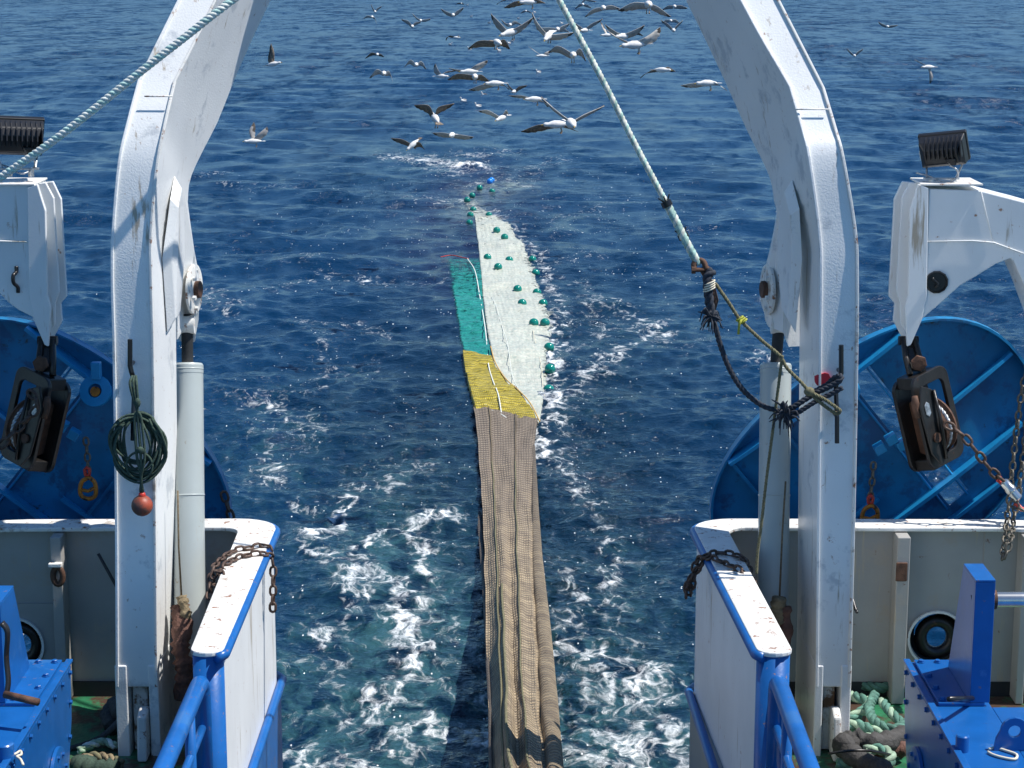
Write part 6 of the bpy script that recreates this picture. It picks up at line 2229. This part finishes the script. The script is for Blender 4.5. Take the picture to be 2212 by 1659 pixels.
LT, RT, TO, AW = (-.95, -.3, 0), (.95, -.3, 0), (0, -1, 0), (.2, 1, .1)
GULLS = [
    (A((560, 62), (650, 12), (765, 8), (830, -2), (885, 20)), 'large dark winged gull cut by the top edge left of the slanting rope', LT, .9, 1),
    (A((505, 38), (545, 5), (600, -14), (640, -30), (690, -20)), 'gull mostly above the top edge left of the large dark one', RT, .9, 0),
    (A((1205, 135), (1270, 75), (1352, 55), (1420, 43), (1485, 68)), 'gull with drooped wings near the top, first to the right of the rope', TO, .3, 0),
    (A((1470, 82), (1590, 22), (1712, 25), (1790, 55), (1890, 130)), 'large gull with hanging feet at the top just left of the right leg', TO, .3, 1),
    (A((1825, 75), (1870, 45), (1920, 46), (1970, 42), (2025, 64)), 'small pale gull at the top touching the right gantry leg', TO, .1, 0),
    (A((1128, 70), (1160, 34), (1190, 31), (1225, 38), (1258, 62)), 'tiny gull by the rope at the top edge', TO, .1, 0),
    (A((458, 110), (520, 172), (612, 248), (690, 205), (800, 135)), 'gull with both wings raised and brown fanned tail, left of the rope', (-.75, -.6, -.2), .5, 1),
    (A((785, 100), (830, 185), (915, 275), (1000, 272), (1122, 258)), 'gull with one wing straight up and the other level beside the rope', (-.3, -.9, -.3), .3, 1),
    (A((540, 155), (575, 185), (610, 192), (650, 168), (715, 205)), 'small gull behind the one with raised wings', TO, .4, 0),
    (A((820, 228), (900, 220), (988, 226), (1040, 202), (1085, 186)), 'small dark edged gull left of the rope above a smaller one', TO, .6, 0),
    (A((932, 252), (960, 230), (1002, 238), (1045, 230), (1082, 256)), 'smallest arched gull touching the rope on its left', TO, .6, 0),
    (A((1130, 185), (1170, 212), (1210, 235), (1258, 190), (1350, 150)), 'pale gull gliding with wings in a wide V right of the rope', (-.6, -.8, 0), .1, 0),
    (A((1328, 170), (1345, 225), (1385, 275), (1440, 262), (1482, 262)), 'gull with one wing upright at the left of the cluster right of the rope', LT, .4, 0),
    (A((1368, 195), (1430, 238), (1512, 280), (1590, 245), (1682, 200)), 'white gull in the middle of the cluster right of the rope', (-.7, -.7, 0), .1, 0),
    (A((1375, 240), (1460, 295), (1605, 345), (1700, 290), (1806, 215)), 'large gull lowest in the cluster with long raised wings and dark tail', (-.9, -.4, -.05), .5, 1),
    (A((1548, 290), (1570, 270), (1605, 262), (1640, 262), (1672, 286)), 'small brown gull behind the cluster right of the rope', TO, .8, 0),
    (A((1820, 186), (1850, 158), (1890, 160), (1930, 156), (1968, 192)), 'small arched gull left of the right leg, upper of two', TO, .5, 0),
    (A((1812, 160), (1870, 192), (1912, 236), (1940, 200), (1988, 162)), 'pale gull with V wings left of the right leg, lower of two', TO, .1, 0),
    (A((100, 326), (128, 284), (178, 296), (200, 284), (212, 300)), 'small gull braking low over the water at the far left of the flock', RT, .7, 0),
    (A((275, 385), (365, 325), (505, 328), (568, 318), (610, 388)), 'broad brown gull with hooked wings left of the rope', (.3, -.9, -.1), .7, 1),
    (A((758, 372), (810, 410), (865, 440), (892, 418), (925, 402)), 'white gull low over the sea between the brown gull and the rope', LT, .1, 0),
    (A((915, 416), (990, 366), (1112, 428), (1172, 390), (1216, 486)), 'large grey gull with arched wings and two hanging feet left of the rope', TO, .6, 1),
    (A((1648, 626), (1728, 566), (1818, 550), (1872, 534), (1928, 569)), 'brown backed gull gliding right of the rope over pale water', RT, .7, 0),
    (Cc((25, 512), (92, 498), (185, 490), (230, 492), (304, 545)), 'gull with drooped head flying behind the right gantry leg', LT, .3, 1),
    (A((15, 508), (38, 558), (62, 602), (108, 568), (190, 562)), 'slim white gull at the left with one wing upright', RT, .1, 0),
    (A((122, 545), (200, 556), (290, 562), (348, 512), (428, 480)), 'white gull just above the dark spread winged one', LT, .4, 0),
    (A((112, 632), (195, 588), (330, 602), (385, 598), (442, 642)), 'dark gull with ragged wings and fanned tail', TO, .95, 1),
    (A((278, 718), (365, 682), (492, 656), (545, 668), (598, 714)), 'brown winged gull gliding under the dark ragged one', LT, .6, 1),
    (A((578, 655), (608, 690), (642, 725), (682, 690), (746, 680)), 'small dark gull with raised wings settling on the water', (.3, .9, 0), .9, 0),
    (A((598, 762), (690, 760), (805, 782), (862, 802), (905, 852)), 'tan winged gull with hanging feet above the large V winged gull', LT, .5, 1),
    (A((855, 775), (965, 870), (1095, 968), (1205, 912), (1362, 845)), 'largest V winged gull seen head on at the centre', (.15, -1, -.1), .5, 0),
    (A((695, 1050), (820, 1000), (985, 980), (1050, 1000), (1150, 1048)), 'large mottled brown gull flying left at the bottom of the flock', LT, .85, 1),
    (A((358, 884), (435, 880), (545, 932), (580, 878), (606, 928)), 'grey gull braking with cupped wings above the wake', (-.6, -.7, -.2), .6, 0),
    (A((-8, 1060), (70, 1058), (148, 1068), (230, 1076), (318, 1092)), 'tan winged gull gliding flat just above the foam', (-.2, -.95, 0), .5, 0),
    (B((1642, 1006), (1775, 1008), (1842, 1120), (1875, 1025), (2024, 990)), 'brown gull seen from behind with hooked wings and white tail', (-.3, .9, .3), .8, 1),
    (B((1418, 1322), (1520, 1332), (1630, 1372), (1690, 1360), (1740, 1430)), 'brown and white gull diving left towards the net floats', (-.6, -.5, -.5), .7, 1),
    (B((104, 1168), (62, 1255), (102, 1342), (165, 1268), (232, 1214)), 'gull close to the left leg with both wings up, facing left', LT, .5, 1),
    (B((272, 418), (300, 500), (290, 605), (285, 560), (268, 470)), 'gull beside the left leg with wings held straight up', (.95, -.2, .2), .8, 0),
    (B((1168, 560), (1228, 506), (1288, 515), (1322, 518), (1352, 542)), 'small brown gull left of the flock, middle of three arched ones', TO, .8, 0),
    (B((1543, 646), (1600, 574), (1660, 610), (1712, 588), (1756, 662)), 'arched gull with both wings hooked down left of the flock', TO, .6, 0),
    (B((1210, 746), (1278, 666), (1350, 692), (1402, 684), (1436, 784)), 'arched gull lowest at the left of the flock', TO, .6, 0),
    (B((1228, 40), (1248, 80), (1266, 106), (1292, 76), (1332, 60)), 'small gull with wings up at the top, far left of the flock', TO, .4, 0),
    (B((1152, 178), (1190, 150), (1238, 156), (1264, 172), (1280, 228)), 'small gull below the topmost left one with a drooped wing', TO, .4, 0),
    (B((1624, 130), (1660, 166), (1702, 190), (1740, 185), (1798, 180)), 'small gull banking above another near the top left', TO, .4, 0),
    (B((1518, 184), (1582, 200), (1622, 246), (1652, 214), (1706, 208)), 'small pale gull beneath the banking one near the top left', TO, .1, 0),
    (B((1896, 84), (1950, 112), (2012, 136), (2052, 104), (2114, 70)), 'faint wide winged gull near the top left of the rope', TO, .1, 0),
    (B((2036, 42), (2066, 26), (2092, 30), (2104, 28), (2118, 44)), 'tiny brown gull at the top edge above the faint wide winged one', TO, .8, 0),
    (Cc((1208, 130), (1234, 144), (1262, 156), (1290, 152), (1325, 150)), 'tiny pale gull far out right of the right leg, upper one', TO, .1, 0),
    (Cc((1018, 290), (1044, 312), (1064, 330), (1086, 308), (1118, 292)), 'small pale gull far out right of the right leg, lower one', TO, .1, 0),
    (Cc((1424, 358), (1462, 374), (1508, 396), (1512, 440), (1514, 500)), 'grey brown gull banking alone over the open sea at the right', (-.9, -.4, 0), .6, 0),
    (A((692, 106), (712, 88), (736, 84), (758, 86), (782, 102)), 'tiny arched gull just left of the rope near the top', TO, .5, 0),
    (A((1180, 18), (1195, 2), (1215, -8), (1240, -6), (1300, 14)), 'tiny gull half cut by the top edge right of the rope', TO, .3, 0),
]
CH = [(.12, .55, -.80), (-.12, .6, -.75), (.0, .7, -.6), (.2, .65, -.7), (-.2, .55, -.8)]
for i, (pts, lab, hd, br, lg) in enumerate(GULLS):
    Lpx = sum(math.hypot(b_[0] - a[0], b_[1] - a[1]) for a, b_ in zip(pts, pts[1:]))
    V = 0
    if abs(hd[0]) > .8:
        gull(pts, lab, hd, (-hd[0] * .75, .35, -.45), br, 1.32, bool(lg))
    else:
        gull(pts, lab, hd, CH[i % 5] if i != 30 else (.05, .9, -.28), br, 1.32, bool(lg))

# gulls sitting on the water
def swimmer(px, py, label, face=1, brown=False, k=1.0):
    p = UZ(px, py, .05)
    t = thing('gull', p, label, 'gull', 'gulls resting on the water')
    f = Vector((face * .7, -.5, 0)).normalized()
    c_ = p + Vector((0, 0, .03))
    MB().lathe(c_, f + Vector((0, 0, .12)), [(-.30 * k, .01), (-.22 * k, .04 * k), (-.1 * k, .085 * k), (.05 * k, .10 * k), (.14 * k, .075 * k), (.19 * k, .03 * k)], 12).build('body', M['gull_white'], t, smooth=True)
    MB().lathe(c_ + Vector((0, 0, .05)) - f * .02, f, [(-.30 * k, .01), (-.2 * k, .05 * k), (-.05 * k, .082 * k), (.08 * k, .06 * k), (.12 * k, .02)], 10).build('folded_wings', M['gull_tip'] if brown else M['gull_grey'], t, smooth=True)
    n0 = c_ + f * .13 * k
    MB().tube([n0, n0 + Vector((0, 0, .12 * k)) + f * .03, n0 + Vector((0, 0, .20 * k)) + f * .04, n0 + Vector((0, 0, .225 * k)) + f * .07, n0 + Vector((0, 0, .22 * k)) + f * .10], [.06 * k, .038 * k, .044 * k, .042 * k, .02 * k], 10).build('head', M['gull_white'], t, smooth=True)
    h = n0 + Vector((0, 0, .215 * k)) + f * .10
    MB().lathe(h, f, [(0, .014), (.05, .003)], 6).build('beak', M['beak'], t)


for (q, lab, f, br) in [
    (A((135, 358))[0], 'tiny swimming gull at the far left of the flock', 1, False),
    (A((285, 392))[0], 'tiny swimming gull under the wing of the broad brown one', -1, False),
    (A((520, 404))[0], 'small upright swimming gull under the broad brown flying one', -1, False),
    (A((600, 345))[0], 'swimming gull under the raised wing gull, left of a pair', -1, False),
    (A((628, 330))[0], 'swimming gull under the raised wing gull, right of a pair', 1, False),
    (A((1020, 186))[0], 'tiny swimming gull just left of the rope', -1, False),
    (A((804, 98))[0], 'tiny white gull on the water near the top left of the rope', -1, False),
    (A((836, 152))[0], 'tiny white gull on the water beside an upright wing', 1, False),
    (A((678, 148))[0], 'tiny low gull on the water right of the raised wing gull', 1, False),
    (A((445, 184))[0], 'tiny dark gull on the water left of the raised wing gull', 1, True),
    (A((302, 134))[0], 'tiny pale dot of a gull high at the left of the flock', 1, False),
    (A((270, 42))[0], 'tiny gull on the water at the top left of the flock', 1, False),
    (A((834, 578))[0], 'lone white gull afloat in the smooth pale water left of the rope', -1, False),
    (A((400, 762))[0], 'dark backed gull afloat with raised white head', -1, True),
    (A((234, 806))[0], 'upright white gull afloat facing the ship', -1, False),
    (A((352, 850))[0], 'white gull afloat just above the grey braking one', -1, False),
]:
    swimmer(q[0], q[1], lab, f, br, 1.0)
